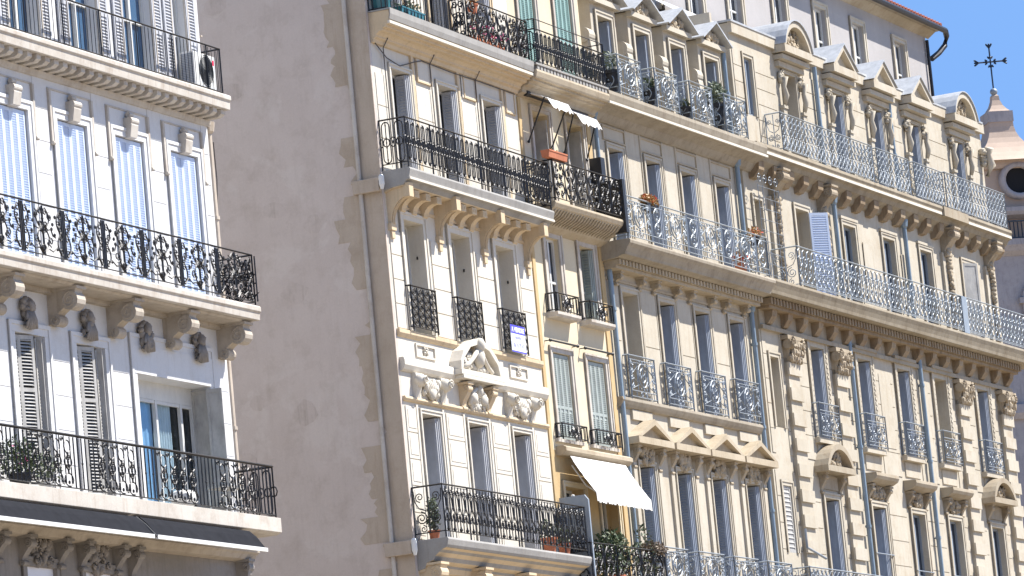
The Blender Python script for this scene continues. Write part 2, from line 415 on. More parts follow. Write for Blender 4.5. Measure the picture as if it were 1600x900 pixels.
def p_low(w, h):
    L = []; B = []; n = 8
    for k in range(n+1): L.append((bar(w*k/n, 0, h), .008, 0))
    L.append((ring(w/2, h/2, .13, h*.42), .01, 1)); L.append((spiral(w/2, h/2, .1, 0, 1.6, 1, 12), .009, 0))
    for s in (-1, 1): L.append((spiral(w/2+s*.22, h*.45, .08, 0, 1.4, s, 10), .009, 0)); B.append((w/2+s*.1, h*.5, .03, .04))
    return L, B

def railing(parent, path, z0, z1, pattern, mat, period, name='railing', side_pattern=None, side_period=None, alt=None, top=.018, post_every=0, feet=.06, label=None, toprails=(), thick=None):
    if thick is None: thick = 1.45 if mat is M['iron'] else 1.3
    """path: plan polyline [(u, o), ...]; one mesh"""
    mb = MB(); h = z1 - z0
    for i in range(len(path)-1):
        (ua, oa), (ub, ob) = path[i], path[i+1]
        L = math.hypot(ub-ua, ob-oa); du, do = (ub-ua)/L, (ob-oa)/L
        def Mp(a, z, d, ua=ua, oa=oa, du=du, do=do): return (ua+du*a - do*d, -(oa+do*a + du*d), z0+z)
        is_side = abs(do) > abs(du)
        pat = side_pattern if (is_side and side_pattern) else pattern
        per = (side_period or period) if is_side else period
        x = 0
        if alt and not is_side:
            seq = []; unit = alt[1]+alt[3]; n = max(1, round(L/unit)); sc_ = L/(n*unit)
            for k in range(n): seq += [(alt[0], alt[1]*sc_), (alt[2], alt[3]*sc_)]
        else:
            n = max(1, round(L/per)); seq = [(pat, L/n)]*n
        for k, (pt, w) in enumerate(seq):
            Ls, Bs = pt(w, h-.03)
            for pts, r, cl in Ls:
                pts = [(x+p[0], p[1]) for p in pts]
                mb.flat(pts, Mp, r*thick, closed=bool(cl))
            for a, z, ra, rz in Bs:
                c = Mp(x+a, z, 0); mb.ball(c, ra*.8, ra*.8, rz*.8, 5, 4)
            if post_every and k % post_every == 0:
                mb.flat([(x, -feet), (x, h)], Mp, .018)
            x += w
        mb.flat([(-.01, h), (L+.01, h)], Mp, top, rd=top*1.3)
        mb.flat([(0, 0), (L, 0)], Mp, .012)
        for tr in toprails: mb.flat([(0, h+tr), (L, h+tr)], Mp, .012)
        for a in (0, L): mb.flat([(a, -feet), (a, h+(max(toprails) if toprails else 0))], Mp, .017)
    o = mb.build(name, mat, parent)
    if label: o['label'] = label
    return o

# ------------------------------------------------------------------ building parts
class Bld:
    def __init__(s, name, P, az, label, cat='building'):
        s.root = empty(name, (P[0], P[1], 0), radians(90-az)); tag(s.root, label, cat)
        s.ops = []; s.rot = radians(90-az); s.P = Vector((P[0], P[1], 0))
    def world(s, u, o, z):
        return s.P + Matrix.Rotation(s.rot, 3, 'Z') @ Vector((u, -o, z))
def wall(b, name, u0, u1, z0, z1, mat, ops=None, o=0, back=12, shell=True, sides=True):
    """front wall with real openings; ops: (u0,u1,z0,z1,depth)"""
    ops = b.ops if ops is None else ops
    xs = sorted({u0, u1, *[min(max(q, u0), u1) for p in ops for q in p[:2]]}); zs = sorted({z0, z1, *[min(max(q, z0), z1) for p in ops for q in p[2:4]]})
    mb = MB(); y = -o
    for i in range(len(xs)-1):
        for j in range(len(zs)-1):
            cx, cz = (xs[i]+xs[i+1])/2, (zs[j]+zs[j+1])/2
            if any(p[0] < cx < p[1] and p[2] < cz < p[3] for p in ops): continue
            mb.add([(xs[i], y, zs[j]), (xs[i+1], y, zs[j]), (xs[i+1], y, zs[j+1]), (xs[i], y, zs[j+1])], [(0,1,2,3)])
    for a, c, e, f, d in ops:
        mb.add([(a,y,e),(a,y+d,e),(a,y+d,f),(a,y,f),(c,y,e),(c,y+d,e),(c,y+d,f),(c,y,f)], [(0,1,2,3),(4,7,6,5),(0,4,5,1),(3,2,6,7)])
    if shell:
        B_ = y+back
        if sides: mb.add([(u0,y,z0),(u0,B_,z0),(u0,B_,z1),(u0,y,z1)], [(0,1,2,3)])
        mb.add([(u1,y,z0),(u1,B_,z0),(u1,B_,z1),(u1,y,z1)], [(0,1,2,3)])
        mb.add([(u0,B_,z0),(u1,B_,z0),(u1,B_,z1),(u0,B_,z1)], [(0,1,2,3)])
        mb.add([(u0,y,z1),(u1,y,z1),(u1,B_,z1),(u0,B_,z1)], [(0,1,2,3)])
    o_ = mb.build(name, mat, b.root); return o_
def surround_mb(mb, u0, u1, z0, z1, w=.14, p=.035, sill=True, o=0, hood=0):
    mb.box(u0-w, u0-.003, -o, -o-p, z0, z1, 0); mb.box(u1+.003, u1+w, -o, -o-p, z0, z1, 0); mb.box(u0-w, u1+w, -o, -o-p, z1+.003, z1+w, 0)
    q = w*.35
    mb.box(u0-w-.0, u0-w+q, -o, -o-p-.02, z0, z1+w+.0, 0); mb.box(u1+w-q, u1+w, -o, -o-p-.02, z0, z1+w, 0); mb.box(u0-w+q, u1+w-q, -o, -o-p-.02, z1+w-q, z1+w, 0)
    if sill: mb.box(u0-w-.03, u1+w+.03, -o, -o-p-.05, z0-.09, z0-.002, 0)
    if hood: mb.box(u0-w-.04, u1+w+.04, -o, -o-hood, z1+w+.003, z1+w+.07, 0)
def leaf(mb, org, e1, e2, w, h, t=.035, rows=(.0, .38, 1.0), louver=True, gap=.06, mi=0, plate=True):
    """shutter leaf: org corner, e1 unit vector across the leaf, e2 thickness direction, z up"""
    org = Vector(org); e1 = Vector(e1); e2 = Vector(e2)
    def bx(a0, a1, t0, t1, z0, z1):
        v = [org + e1*a + e2*tt + Vector((0,0,z)) for z in (z0, z1) for a, tt in ((a0,t0),(a1,t0),(a1,t1),(a0,t1))]
        mb.add(v, [(0,3,2,1),(4,5,6,7),(0,1,5,4),(1,2,6,5),(2,3,7,6),(3,0,4,7)], mi)
    st = min(.06, w*.17)
    bx(0, st, 0, t, 0, h); bx(w-st, w, 0, t, 0, h)
    zs = [r*h for r in rows]
    for i, z in enumerate(zs):
        zz = min(max(z-.035, 0), h-.07); bx(st, w-st, 0, t, zz, zz+.07)
    if louver:
        if plate: bx(st, w-st, t*.44, t*.5, 0, h)
        n = int(h/gap)
        for k in range(n):
            z = (k+.5)*gap
            if any(abs(z-q) < .06 for q in zs): continue
            v = []
            for a in (st, w-st):
                for tt, dz in ((-.002, gap*.28), (t+.002, -gap*.28), (t+.002, -gap*.28+.009), (-.002, gap*.28+.009)): v.append(org+e1*a+e2*tt+Vector((0,0,z-dz)))
            mb.add(v, [(0,1,2,3),(7,6,5,4),(0,4,5,1),(1,5,6,2),(2,6,7,3),(3,7,4,0)], mi)
    else:
        bx(st, w-st, t*.3, t*.6, 0, h)
def window(b, u0, u1, z0, z1, depth=.34, smat=None, frame='wood', pane='glass', sur=.14, surmat=None, shutters='fold', shmat='sh_grey', louver=True, sill=False, p=.035, o=0, transom=True, hood=0, label=None, frame_side=None):
    """opening + stone surround + sash + panes + folding shutter leaves"""
    b.ops.append((u0, u1, z0, z1, depth)) if o == 0 else None
    fr = MB(); y = -o+depth
    fw = .055
    fr.box(u0, u0+fw, y-.05, y, z0, z1); fr.box(u1-fw, u1, y-.05, y, z0, z1); fr.box(u0+fw, u1-fw, y-.05, y, z1-fw, z1); fr.box(u0+fw, u1-fw, y-.05, y, z0, z0+fw)
    c = (u0+u1)/2
    fr.box(c-.035, c+.035, y-.06, y-.002, z0+fw, z1-fw)
    if transom: fr.box(u0+fw, c-.035, y-.055, y-.003, z0+(z1-z0)*.42, z0+(z1-z0)*.42+.05); fr.box(c+.035, u1-fw, y-.055, y-.003, z0+(z1-z0)*.42, z0+(z1-z0)*.42+.05)
    w = fr.build('window', M[frame], b.root)
    if label: w['label'] = label
    g = MB(); g.box(u0+.01, u1-.01, y+.004, y+.02, z0+.01, z1-.01); g.build('pane', M[pane], w)
    if sur:
        s = MB(); surround_mb(s, u0, u1, z0, z1, sur, p, sill, o, hood); s.build('surround', surmat or smat, w)
    lw = min((u1-u0)*.48, depth-.07)
    if shutters == 'fold':
        for sd in (0, 1):
            m = MB()
            for q in range(3):     # three leaves folded flat against the jamb
                off = .008+q*.045
                if sd == 0: leaf(m, (u0+off, -o-.015+q*.02, z0+.02), (0,1,0), (1,0,0), lw, z1-z0-.05, louver=louver)
                else: leaf(m, (u1-off, -o-.015+q*.02, z0+.02), (0,1,0), (-1,0,0), lw, z1-z0-.05, louver=louver)
            m.build('shutter', M[shmat], w)
    elif shutters == 'closed':
        n = 2; W = (u1-u0-.06)/n
        for k in range(n):
            m = MB()
            leaf(m, (u0+.03+k*W, -o-.01+.03, z0+.01), (1,0,0), (0,1,0), W*.49, z1-z0-.03, louver=louver, gap=.045)
            leaf(m, (u0+.03+k*W+W*.5, -o-.01+.03, z0+.01), (1,0,0), (0,1,0), W*.49, z1-z0-.03, louver=louver, gap=.045)
            m.build('shutter', M[shmat], w)
    return w
def blocks(mb, u0, u1, zlist, p=.02, gap=.022, y0=0):
    for a, c in zip(zlist[:-1], zlist[1:]): mb.box(u0, u1, y0-p, y0+.004, a+gap/2, c-gap/2)
def frame_mb(mb, x0, x1, z0, z1, w, p):
    # one-piece raised frame
    v = [(x, y, z) for y in (-.001, -p) for (x, z) in ((x0,z0),(x1,z0),(x1,z1),(x0,z1),(x0+w,z0+w),(x1-w,z0+w),(x1-w,z1-w),(x0+w,z1-w))]
    f = []
    for k in range(4):
        j = (k+1) % 4
        f += [(8+k, 8+j, 12+j, 12+k), (k, j, 8+j, 8+k), (4+k, 12+k, 12+j, 4+j)]
    mb.add(v, f)
def each(mb, name, mat, parent, bevel=0):
    # every loose piece of mb becomes a part of its own
    par = list(range(len(mb.v)))
    def find(i):
        while par[i] != i: par[i] = par[par[i]]; i = par[i]
        return i
    for f in mb.f:
        for j in f[1:]: par[find(j)] = find(f[0])
    gr = {}
    for f in mb.f: gr.setdefault(find(f[0]), []).append(f)
    out = []
    for fs in gr.values():
        ids = sorted({i for f in fs for i in f}); mp = {i: k for k, i in enumerate(ids)}
        q = MB(); q.add([mb.v[i] for i in ids], [tuple(mp[i] for i in f) for f in fs]); out.append(q.build(name, mat, parent, bevel=bevel))
    return out
def facing(mb, mat, parent):
    # one part per pier: group the dressed blocks by their column
    cols = {}
    for i in range(len(mb.v)//8):
        v = mb.v[8*i:8*i+8]; cols.setdefault((round(v[0][0], 2), round(v[1][0], 2)), []).append(v)
    for vs in cols.values():
        vs.sort(key=lambda v: v[0][2]); run = []; top = None
        for v in vs + [None]:
            if v is None or (top is not None and v[0][2]-top > .12):
                q = MB()
                for w in run: q.add(w, [(0,3,2,1),(4,5,6,7),(0,1,5,4),(1,2,6,5),(2,3,7,6),(3,0,4,7)])
                q.build('pier_facing', mat, parent); run = []
            if v is not None: run.append(v); top = max(v[4][2], top or -1) if run[:-1] else v[4][2]
def courses(z0, z1, step):
    n = max(1, round((z1-z0)/step)); return [z0+(z1-z0)*k/n for k in range(n+1)]
def cornice(b, name, u0, u1, prof, mat, parent=None, label=None):
    m = MB(); m.poly(prof, 'x', u0, u1); o = m.build(name, mat, parent or b.root, bevel=.008)
    if label: o['label'] = label
    return o
def scroll_bracket(b, u, z, h, o, w, mat, name='bracket', parent=None, volute=True):
    """console: S-shaped side, volute drums top front and bottom back"""
    m = MB(); r1 = min(h, o)*.27; r2 = r1*.62
    pts = [(.0, z), (o*.98, z), (o*.98, z-.06*h)]
    n = 8
    # front face sweeps back in an S
    for k in range(n+1):
        t = k/n
        oo = o*.93*(1-t)**1.3 + (.10*o+r2)*t + .10*o*sin(2*pi*t)
        zz = z-.1*h-(h*.86)*t**.85
        pts.append((max(oo, .04), zz))
    pts.append((0, z-h))
    m.poly(pts, 'x', u-w/2+.02, u+w/2-.02)
    m.box(u-w/2-.02, u+w/2+.02, -o-.01, 0, z-.0, z-.05)
    if volute:
        m.drum(u-w/2, u+w/2, o-r1, z-.07-r1, r1); m.drum(u-w/2+.01, u+w/2-.01, r2+.06*o, z-h+r2*.7, r2)
        for sx in (u-w/2-.004, u+w/2+.004):
            sp = spiral(0, 0, r1*.85, pi/2, 1.7, 1, 18, .12)
            m.tube([(sx, -(o-r1+q[0]), z-.07-r1+q[1]) for q in sp], .014, 5)
            sp = spiral(0, 0, r2*.8, -pi/2, 1.4, -1, 12, .15)
            m.tube([(sx, -(r2+.06*o+q[0]), z-h+r2*.7+q[1]) for q in sp], .010, 5)
    return m.build(name, mat, parent or b.root)
def carving(mb, u, z, w, h, o=0, n=22, d=.10, scrolls=True):
    """relief of leaves, shells and curls"""
    for k in range(n):
        a = RND.uniform(-1, 1); c = RND.uniform(-1, 1)
        if abs(a)+abs(c)*.6 > 1.25: continue
        r = RND.uniform(.05, .11)*min(1, (w+h))
        mb.ball((u+a*w/2*.85, -o-d*.35*RND.random(), z+c*h/2*.85), r*.8, d*RND.uniform(.5, .9), r, 6, 5, wob=.25)
    if scrolls:
        for s in (-1, 1):
            for (q, zz, R) in ((.30, .25, .17), (.34, -.25, .14), (.12, .0, .12)):
                sp = spiral(u+s*q*w, z+zz*h, R*min(w, h), RND.uniform(0, 6), 1.4, s, 10)
                mb.tube([(p[0], -o-d*.6, p[1]) for p in sp], .022, 5)
def arc_pts(u, z, rw, rise, n=12): return [(u+rw*cos(pi-pi*t/n), z+rise*sin(pi*t/n)) for t in range(n+1)]
def seg_arc(c, hw, z, rise, n=12):
    R = (hw*hw+rise*rise)/(2*rise); a = math.asin(min(1, hw/R)); return [(c+R*sin(-a+2*a*t/n), z+rise-R+R*cos(-a+2*a*t/n)) for t in range(n+1)]
def tri_ped(b, c, hw, z, rise, o, mat, parent=None, back=0, roof=None, name='pediment', carve=False, base_h=.14):
    m = MB()
    m.poly([(c-hw, z+.003), (c+hw, z+.003), (c, z+rise)], 'y', -back, o*.55)
    m.poly([(c-hw-.06, z-base_h), (c+hw+.06, z-base_h), (c+hw+.06, z), (c-hw-.06, z)], 'y', -back*.0, o)
    t = .09
    m.poly([(c-hw-.05, z+.004), (c-hw+.13, z+.004), (c, z+rise-t), (c, z+rise+.04)], 'y', -back, o)
    m.poly([(c+hw+.05, z+.004), (c, z+rise+.04), (c, z+rise-t), (c+hw-.13, z+.004)], 'y', -back, o-.003)
    o_ = m.build(name, mat, parent or b.root)
    if roof:
        r = MB(); e = .03
        r.poly([(c-hw-.09, z+.02), (c, z+rise+.05), (c, z+rise+.09), (c-hw-.13, z+.02)], 'y', -back-.8, o+.04)
        r.poly([(c+hw+.09, z+.02), (c+hw+.13, z+.02), (c, z+rise+.088), (c, z+rise+.048)], 'y', -back-.8, o+.037)
        r.build('roof', roof, o_)
    return o_
def seg_ped(b, c, hw, z, rise, o, mat, parent=None, back=0, roof=None, name='pediment', carvem=None, base_h=.14):
    m = MB(); A_ = seg_arc(c, hw, z, rise)
    m.poly(A_, 'y', -back, o*.4)
    out = seg_arc(c, hw+.07, z-.01, rise+.06); inn = seg_arc(c, hw-.08, z+.005, rise-.09)
    m.poly(out+inn[::-1], 'y', -back, o)
    m.poly([(c-hw-.09, z-base_h), (c+hw+.09, z-base_h), (c+hw+.09, z-.012), (c-hw-.09, z-.012)], 'y', 0, o+.006)
    o_ = m.build(name, mat, parent or b.root)
    cv = MB(); carving(cv, c, z+rise*.42, hw*1.1, rise*.8, o*.45, 26, .09); cv.build('carving', carvem or mat, o_, smooth=True)
    if roof:
        r = MB(); r.poly(seg_arc(c, hw+.10, z, rise+.10)+seg_arc(c, hw+.075, z, rise+.07)[::-1], 'y', -back-.8, o+.04); r.build('roof', roof, o_)
    return o_
def pipe(b, u, o, z0, z1, mat, r=.055, name='drainpipe', parent=None, head=True, bend=None, label=None):
    m = MB(); pts = [(u, -o, z0), (u, -o, z1)]
    if bend: pts = [(u, -o, z0), (u, -o, z1-.35), (u+bend, -o-.02, z1)]
    m.tube(pts, r, 10)
    z = z0+1.1
    while z < z1-.4: m.tube([(u, -o, z), (u, -o, z+.07)], r*1.3, 10); m.box(u-.02, u+.02, -o, 0, z+.02, z+.05); z += 2.0
    if head: m.tube([(u, -o, z1), (u, -o, z1+.04), (u, -o, z1+.16), (u, -o, z1+.22)], 0, 8, radii=[r*1.1, r*1.7, r*2, r*2.1])
    o_ = m.build(name, mat, parent or b.root, smooth=False)
    if label: o_['label'] = label
    return o_
def foliage(mb, c, rx, ry, rz, n, s=.06, mi=0):
    for k in range(n):
        while True:
            p = Vector((RND.uniform(-1,1), RND.uniform(-1,1), RND.uniform(-1,1)))
            if .25 < p.length < 1: break
        q = Vector((c[0]+p.x*rx, c[1]+p.y*ry, c[2]+p.z*rz)); d = Vector((RND.gauss(0,1), RND.gauss(0,1), RND.gauss(0,.8)+.4)).normalized()
        e = d.cross(Vector((RND.gauss(0,1), RND.gauss(0,1), RND.gauss(0,1)))).normalized(); L = s*RND.uniform(.7, 1.5)
        mb.add([q, q+d*L*.5+e*L*.22, q+d*L, q+d*L*.5-e*L*.22], [(0,1,2,3)], mi)
def potted(b, name, u, o, z, pot, leafm, label, cat='potted plant', pr=.14, ph=.22, r=(.25,.25,.25), n=160, s=.08, flowers=None, nf=30, group='pots and plants on the balconies', trough=None):
    w = b.world(u, o, z); root = empty(name, w, b.rot); tag(root, label, cat, group)
    m = MB()
    if trough: 
        L, D_, H = trough
        m.poly([(D_*.4, 0), (D_*.5, H), (D_*.55, H), (D_*.55, H+.03), (-D_*.55, H+.03), (-D_*.55, H), (-D_*.5, H), (-D_*.4, 0)], 'x', -L/2, L/2); ph = H
    else: m.lathe((0,0,0), [(pr*.7, 0), (pr*.95, ph*.85), (pr*1.08, ph*.86), (pr*1.1, ph), (pr*.9, ph), (pr*.85, ph*.9)], 14)
    m.build('pot', pot, root)
    if n:
        f = MB(); foliage(f, (0, 0, ph+r[2]*.75), *r, n, s); f.build('foliage', leafm, root)
        st = MB()
        for k in range(7):
            a = RND.uniform(0, 6.28); st.tube([(0,0,ph*.8), (cos(a)*r[0]*.3, sin(a)*r[1]*.3, ph+r[2]*.7), (cos(a)*r[0]*.7, sin(a)*r[1]*.7, ph+r[2]*1.2)], .006, 4)
        st.build('stem', leafm, root)
    if flowers:
        f = MB(); foliage(f, (0, -.03, ph+r[2]*.8), r[0], r[1], r[2]*.8, nf, s*1.1); f.build('flowers', flowers, root)
    return root

# ================================================================== BUILDING A (white, left)
A = Bld('white_apartment_building', (-5.42950589, 84.99738802), 23.74, 'white rendered apartment building with pale blue closed shutters and black scrolled balconies')
W0 = -16.0
for k in range(6):        # upper storey: closed pale blue louvred shutters
    c = -1.07-2.08*k
    w = window(A, c-.53, c+.53, 15.33, 18.2, .25, M['A'], sur=.17, shutters='closed', shmat='sh_blue')
    ks = MB(); ks.poly([(.0, 18.18), (.13, 18.2), (.17, 18.42), (.13, 18.56), (0, 18.56)], 'x', c-.13, c+.13); ks.drum(c-.14, c+.14, .12, 18.5, .07)
    ks.drum(c-.07, c+.07, .07, 18.63, .05); ks.build('keystone', M['A_trim'], w)
    for s in (-1, 1):
        lg = MB(); lg.box(c+s*.75-.03, c+s*.75+.03, -.05, 0, 17.7, 18.7); lg.drum(c+s*.75-.035, c+s*.75+.035, .05, 17.72, .035); lg.build('lug', M['A_trim'], w)
    hd = MB(); hd.box(c-.78, c+.78, -.02, 0, 18.70, 18.73); hd.build('label_moulding', M['A_trim'], w)
# middle storey: two shuttered windows and one broad glazed one
for (a, c_) in ((-7.81, -6.81), (-5.70, -4.70), (-9.9, -8.9), (-12, -11)):
    w = window(A, a, c_, 11.33, 14.17, .25, M['A'], sur=.2, shutters=None)
    m = MB(); W = (c_-a-.06)/2
    leaf(m, (a+.03, .03, 11.34), (1,0,0), (0,1,0), W*.30, 2.8, rows=(0, .66, 1), plate=False); leaf(m, (a+.03+W*.31, .03, 11.34), (.96,-.28,0), (.28,.96,0), W*.80, 2.8, rows=(0, .66, 1), plate=False)
    m.build('shutter', M['sh_white'], w)
    m = MB(); leaf(m, (c_-.03-W*.62, -.04, 11.34), (.3,-.954,0), (.954,.3,0), W*.2, 2.8, rows=(0,1), louver=False); leaf(m, (c_-.03-W*.46, .03, 11.34), (1,0,0), (0,1,0), W*.46, 2.8, rows=(0, .66, 1), plate=False)
    m.build('shutter', M['sh_white'], w)
bw = MB(); a, c_ = -3.57, -.80; zt = 13.83
A.ops.append((a, c_, 11.33, zt, .42)); y = .42
bw.box(a, a+.07, y-.06, y, 11.33, zt); bw.box(c_-.07, c_, y-.06, y, 11.33, zt); bw.box(a+.07, c_-.07, y-.06, y, zt-.32, zt)
for x in (-3.2, -2.25, -1.3): bw.box(x-.035, x+.035, y-.07, y-.002, 11.33, zt-.32)
bw.box(a+.07, c_-.07, y-.055, y-.003, zt-.38, zt-.323)
w = bw.build('window', M['wood'], A.root); kid(w, 'broad glazed balcony door with blue and grey curtains')
g = MB(); g.box(a+.01, c_-.01, y+.004, y+.016, 11.35, zt-.02); g.build('pane', M['clear'], w)
for nm, x0, x1, mt in (('curtain', -3.5, -2.27, 'curtain'), ('curtain', -2.22, -1.55, 'curtain_w')):
    m = MB(); n = 40
    for k in range(n):
        p0 = x0+(x1-x0)*k/n; p1 = x0+(x1-x0)*(k+1)/n; y0 = y+.045+.018*sin(k*1.1); y1 = y+.045+.018*sin((k+1)*1.1)
        m.add([(p0,y0,11.36),(p1,y1,11.36),(p1,y1,zt-.1),(p0,y0,zt-.1)], [(0,1,2,3)])
    m.build(nm, M[mt], w)
rm = MB(); X0, X1, Y0, Y1, Z0, Z1 = a-.3, c_+.3, y+.02, y+3, 11.3, zt+.2
rm.add([(X0,Y0,Z0),(X1,Y0,Z0),(X1,Y1,Z0),(X0,Y1,Z0),(X0,Y0,Z1),(X1,Y0,Z1),(X1,Y1,Z1),(X0,Y1,Z1)], [(0,1,2,3),(4,7,6,5),(1,5,6,2),(2,6,7,3),(3,7,4,0)]); rm.build('room', M['room'], w)
s = MB(); surround_mb(s, a, c_, 11.33, 14.36, .2, .035, False); s.box(a-.2, c_+.2, -.045, -.001, zt+.003, 14.36); s.build('surround', M['A'], w)
m = MB(); leaf(m, (c_-.01, .03, 11.36), (0,1,0), (-1,0,0), .34, 2.42, louver=False); leaf(m, (c_-.06, .035, 11.36), (.25,-.968,0), (-.968,-.25,0), .30, 2.42, louver=False); m.build('shutter', M['sh_white'], w)
m = MB(); leaf(m, (a+.01, .03, 11.36), (0,1,0), (1,0,0), .34, 2.42, louver=False); m.build('shutter', M['sh_white'], w)
for z in (11.7, 12.4, 13.1, 13.6):
    pass
# top storey french windows with open shutters
for (a, c_) in ((-11.4, -10.0), (-9.3, -7.95), (-7.25, -6.0), (-5.16, -3.88), (-3.13, -1.8), (-1.18, -.45)):
    b2 = a+.05
    w = window(A, a+.12, c_-.12, 19.42, 22.0, .18, M['A_trim'], sur=.1, shutters=None, pane='glass_blue')
    for s_, x in ((1, a+.10), (-1, c_-.10)):
        m = MB(); leaf(m, (x, -.05, 19.45), (-s_, 0, 0), (0, 1, 0), .36, 2.5); m.build('shutter', M['sh_greyB'], w)
# ground-floor side of the band under the canopy
for c in (-7.5, -5.5, -9.6, -3.4):
    if c == -3.4: continue
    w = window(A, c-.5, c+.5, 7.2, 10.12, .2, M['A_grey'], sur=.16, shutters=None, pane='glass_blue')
    m = MB(); m.box(c-.5, c+.5, .05, .14, 9.75, 10.12); kid(m.build('blind', M['sign_white'], w), 'white panel with dark blue print')
    m = MB()
    for q, x in enumerate((-.36, -.2, -.1, .1, .24, .34)): m.box(c+x-.05, c+x+.045, .042, .049, 9.74, 9.93+.01*(q % 2))
    m.build('print', M['sign_blue'], w)
    cv = MB(); carving(cv, c, 10.38, .7, .55, .02, 26, .10); cv.build('carving', M['mask'], w, smooth=True)
    for s in (-1, 1): scroll_bracket(A, c+s*.62, 10.62, .5, .28, .2, M['A_grey'], 'console')
scroll_bracket(A, -4.35, 10.62, .6, .28, .2, M['A_grey'], 'console'); scroll_bracket(A, -.25, 10.62, .8, .3, .2, M['A_grey'], 'console')
lower = (0, 10.75)
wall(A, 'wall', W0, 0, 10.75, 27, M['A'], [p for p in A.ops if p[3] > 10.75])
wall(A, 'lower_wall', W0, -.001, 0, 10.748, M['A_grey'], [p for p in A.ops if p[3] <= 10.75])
# coursed joints in the piers
m = MB()
for k in range(7):
    c0 = -1.07-2.08*k
    for (x0, x1) in ((c0+.80, min(c0+1.28, -.02)),) if k == 0 else ((c0+.80, c0+1.28),):
        blocks(m, x0, x1, courses(15.36, 18.9, .62), .008, .02)
for (x0, x1) in ((-8.68, -8.06), (-6.56, -5.95), (-4.45, -3.82), (-.55, -.03), (-10.8, -10.15)): blocks(m, x0, x1, courses(11.36, 14.4, .62), .008, .02)
blocks(m, -3.8, -1.0, [9.3, 9.9], .006)
facing(m, M['A'], A.root)
# balconies
def moulded(o, zt, zb, steps=3):
    return [(0, zt), (o, zt), (o, zt-(zt-zb)*.42), (o-.03, zt-(zt-zb)*.5), (o-.03, zb), (0, zb)]
b4 = cornice(A, 'balcony', W0, .10, [(0, 19.40), (.48, 19.40), (.51, 19.37), (.51, 19.30), (.48, 19.27), (.47, 19.12), (0, 19.12)], M['A_trim'])
m = MB(); u = .0
while u > -13: m.poly([(.03, 19.115), (.40, 19.115), (.40, 19.03), (.32, 18.98), (.03, 18.97)], 'x', u-.15, u); u -= .31
each(m, 'dentil', M['A_trim'], b4); m = MB(); m.poly([(0, 18.97), (.07, 18.97), (.05, 18.9), (.03, 18.86), (0, 18.86)], 'x', W0, .06); m.build('moulding', M['A_trim'], b4)
railing(b4, [(-14, .38), (.02, .38), (.02, -.2)], 19.46, 20.30, p_plain, M['iron'], .135, post_every=10, thick=1.0)
b3 = cornice(A, 'balcony', W0, .08, [(0, 15.33), (.74, 15.33), (.77, 15.30), (.77, 15.22), (.74, 15.19), (.73, 15.06), (0, 15.06)], M['A_trim'])
railing(b3, [(-11.3, .72), (-.04, .72), (-.04, 0)], 15.40, 16.29, p_scroll, M['iron'], 1.41, side_pattern=p_scroll_dense, side_period=.72, post_every=0, thick=1.75)
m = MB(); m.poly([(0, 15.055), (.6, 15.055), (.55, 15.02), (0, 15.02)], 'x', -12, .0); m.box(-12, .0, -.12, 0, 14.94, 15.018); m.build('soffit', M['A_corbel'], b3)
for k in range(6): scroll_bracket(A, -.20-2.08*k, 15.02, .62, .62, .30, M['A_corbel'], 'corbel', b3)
for c in (-7.42, -5.33, -3.25, -1.22, -9.5):
    cv = MB(); carving(cv, c, 14.50, .34, .46, .06, 16, .13, False)
    for k in range(7): 
        x = c+.05*(k-3); cv.tube([(x*.6+c*.4, -.14, 14.55), (x, -.16, 14.40), (x+.02*(k-3), -.12, 14.22+.015*abs(k-3))], .032, 5)
    cv.ball((c, -.14, 14.64), .11, .09, .12, 8, 6, wob=.15)
    for k in range(6): cv.ball((c+.16*cos(k*.63+.0), -.09, 14.62+.14*sin(k*.63)), .06, .06, .06, 6, 4, wob=.3)
    kid(cv.build('carved_mask', M['mask'], A.root, smooth=True), 'dark weathered carved mask over a window')
b2_ = cornice(A, 'balcony', W0, .06, [(0, 11.33), (.82, 11.33), (.82, 11.06), (.70, 11.02), (0, 11.02)], M['A_trim'])
railing(b2_, [(-11.2, .78), (-.06, .78), (-.06, 0)], 11.38, 12.29, p_lyre4, M['iron'], 2.23, side_pattern=p_oval, side_period=.26, top=.026, thick=1.65)
# folded canopy below
cn = MB(); t = .02
def canopy(x0, x1):
    cn.poly([(.2, 11.0), (.90, 10.99), (1.04, 10.86), (1.20, 10.64), (1.18, 10.63), (1.01, 10.84), (.88, 10.96), (.2, 10.97)], 'x', x0, x1)
canopy(-13, -5.62); canopy(-5.5, -1.4)
aw = cn.build('canopy', M['awn_grey'], A.root); kid(aw, 'charcoal folded canopy with white front bars')
m = MB(); m.box(-13, -5.62, -1.235, -1.175, 10.57, 10.64); m.box(-5.5, -1.38, -1.235, -1.175, 10.57, 10.64); each(m, 'front_bar', M['white_plastic'], aw)
m = MB(); m.tube([(-5.56, -.85, 10.98), (-5.56, -1.02, 10.83), (-5.56, -1.22, 10.6)], .035, 6); m.build('arm', M['black'], aw)
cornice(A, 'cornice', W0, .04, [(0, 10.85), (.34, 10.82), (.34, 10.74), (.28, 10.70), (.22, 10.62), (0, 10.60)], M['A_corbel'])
cornice(A, 'roof_cornice', W0, .3, [(0, 27.0), (.6, 27.0), (.6, 26.7), (.3, 26.4), (0, 26.3)], M['A_trim'])
m = MB(); m.box(W0, 0, .0, 12, 27.002, 27.3); m.build('roof', M['zinc'], A.root)
dp = pipe(A, .13, -.06, 0, 18.75, M['pipe_tan'], .07, head=True); dp2 = pipe(A, .10, -.25, 19.5, 26, M['pipe_tan'], .06, head=False)
m = MB(); m.tube([(.2, .0, 18.6), (.32, .05, 17.9), (.30, .1, 17.1), (.2, .08, 16.7)], .012, 5); m.build('cable', M['rope'], A.root)

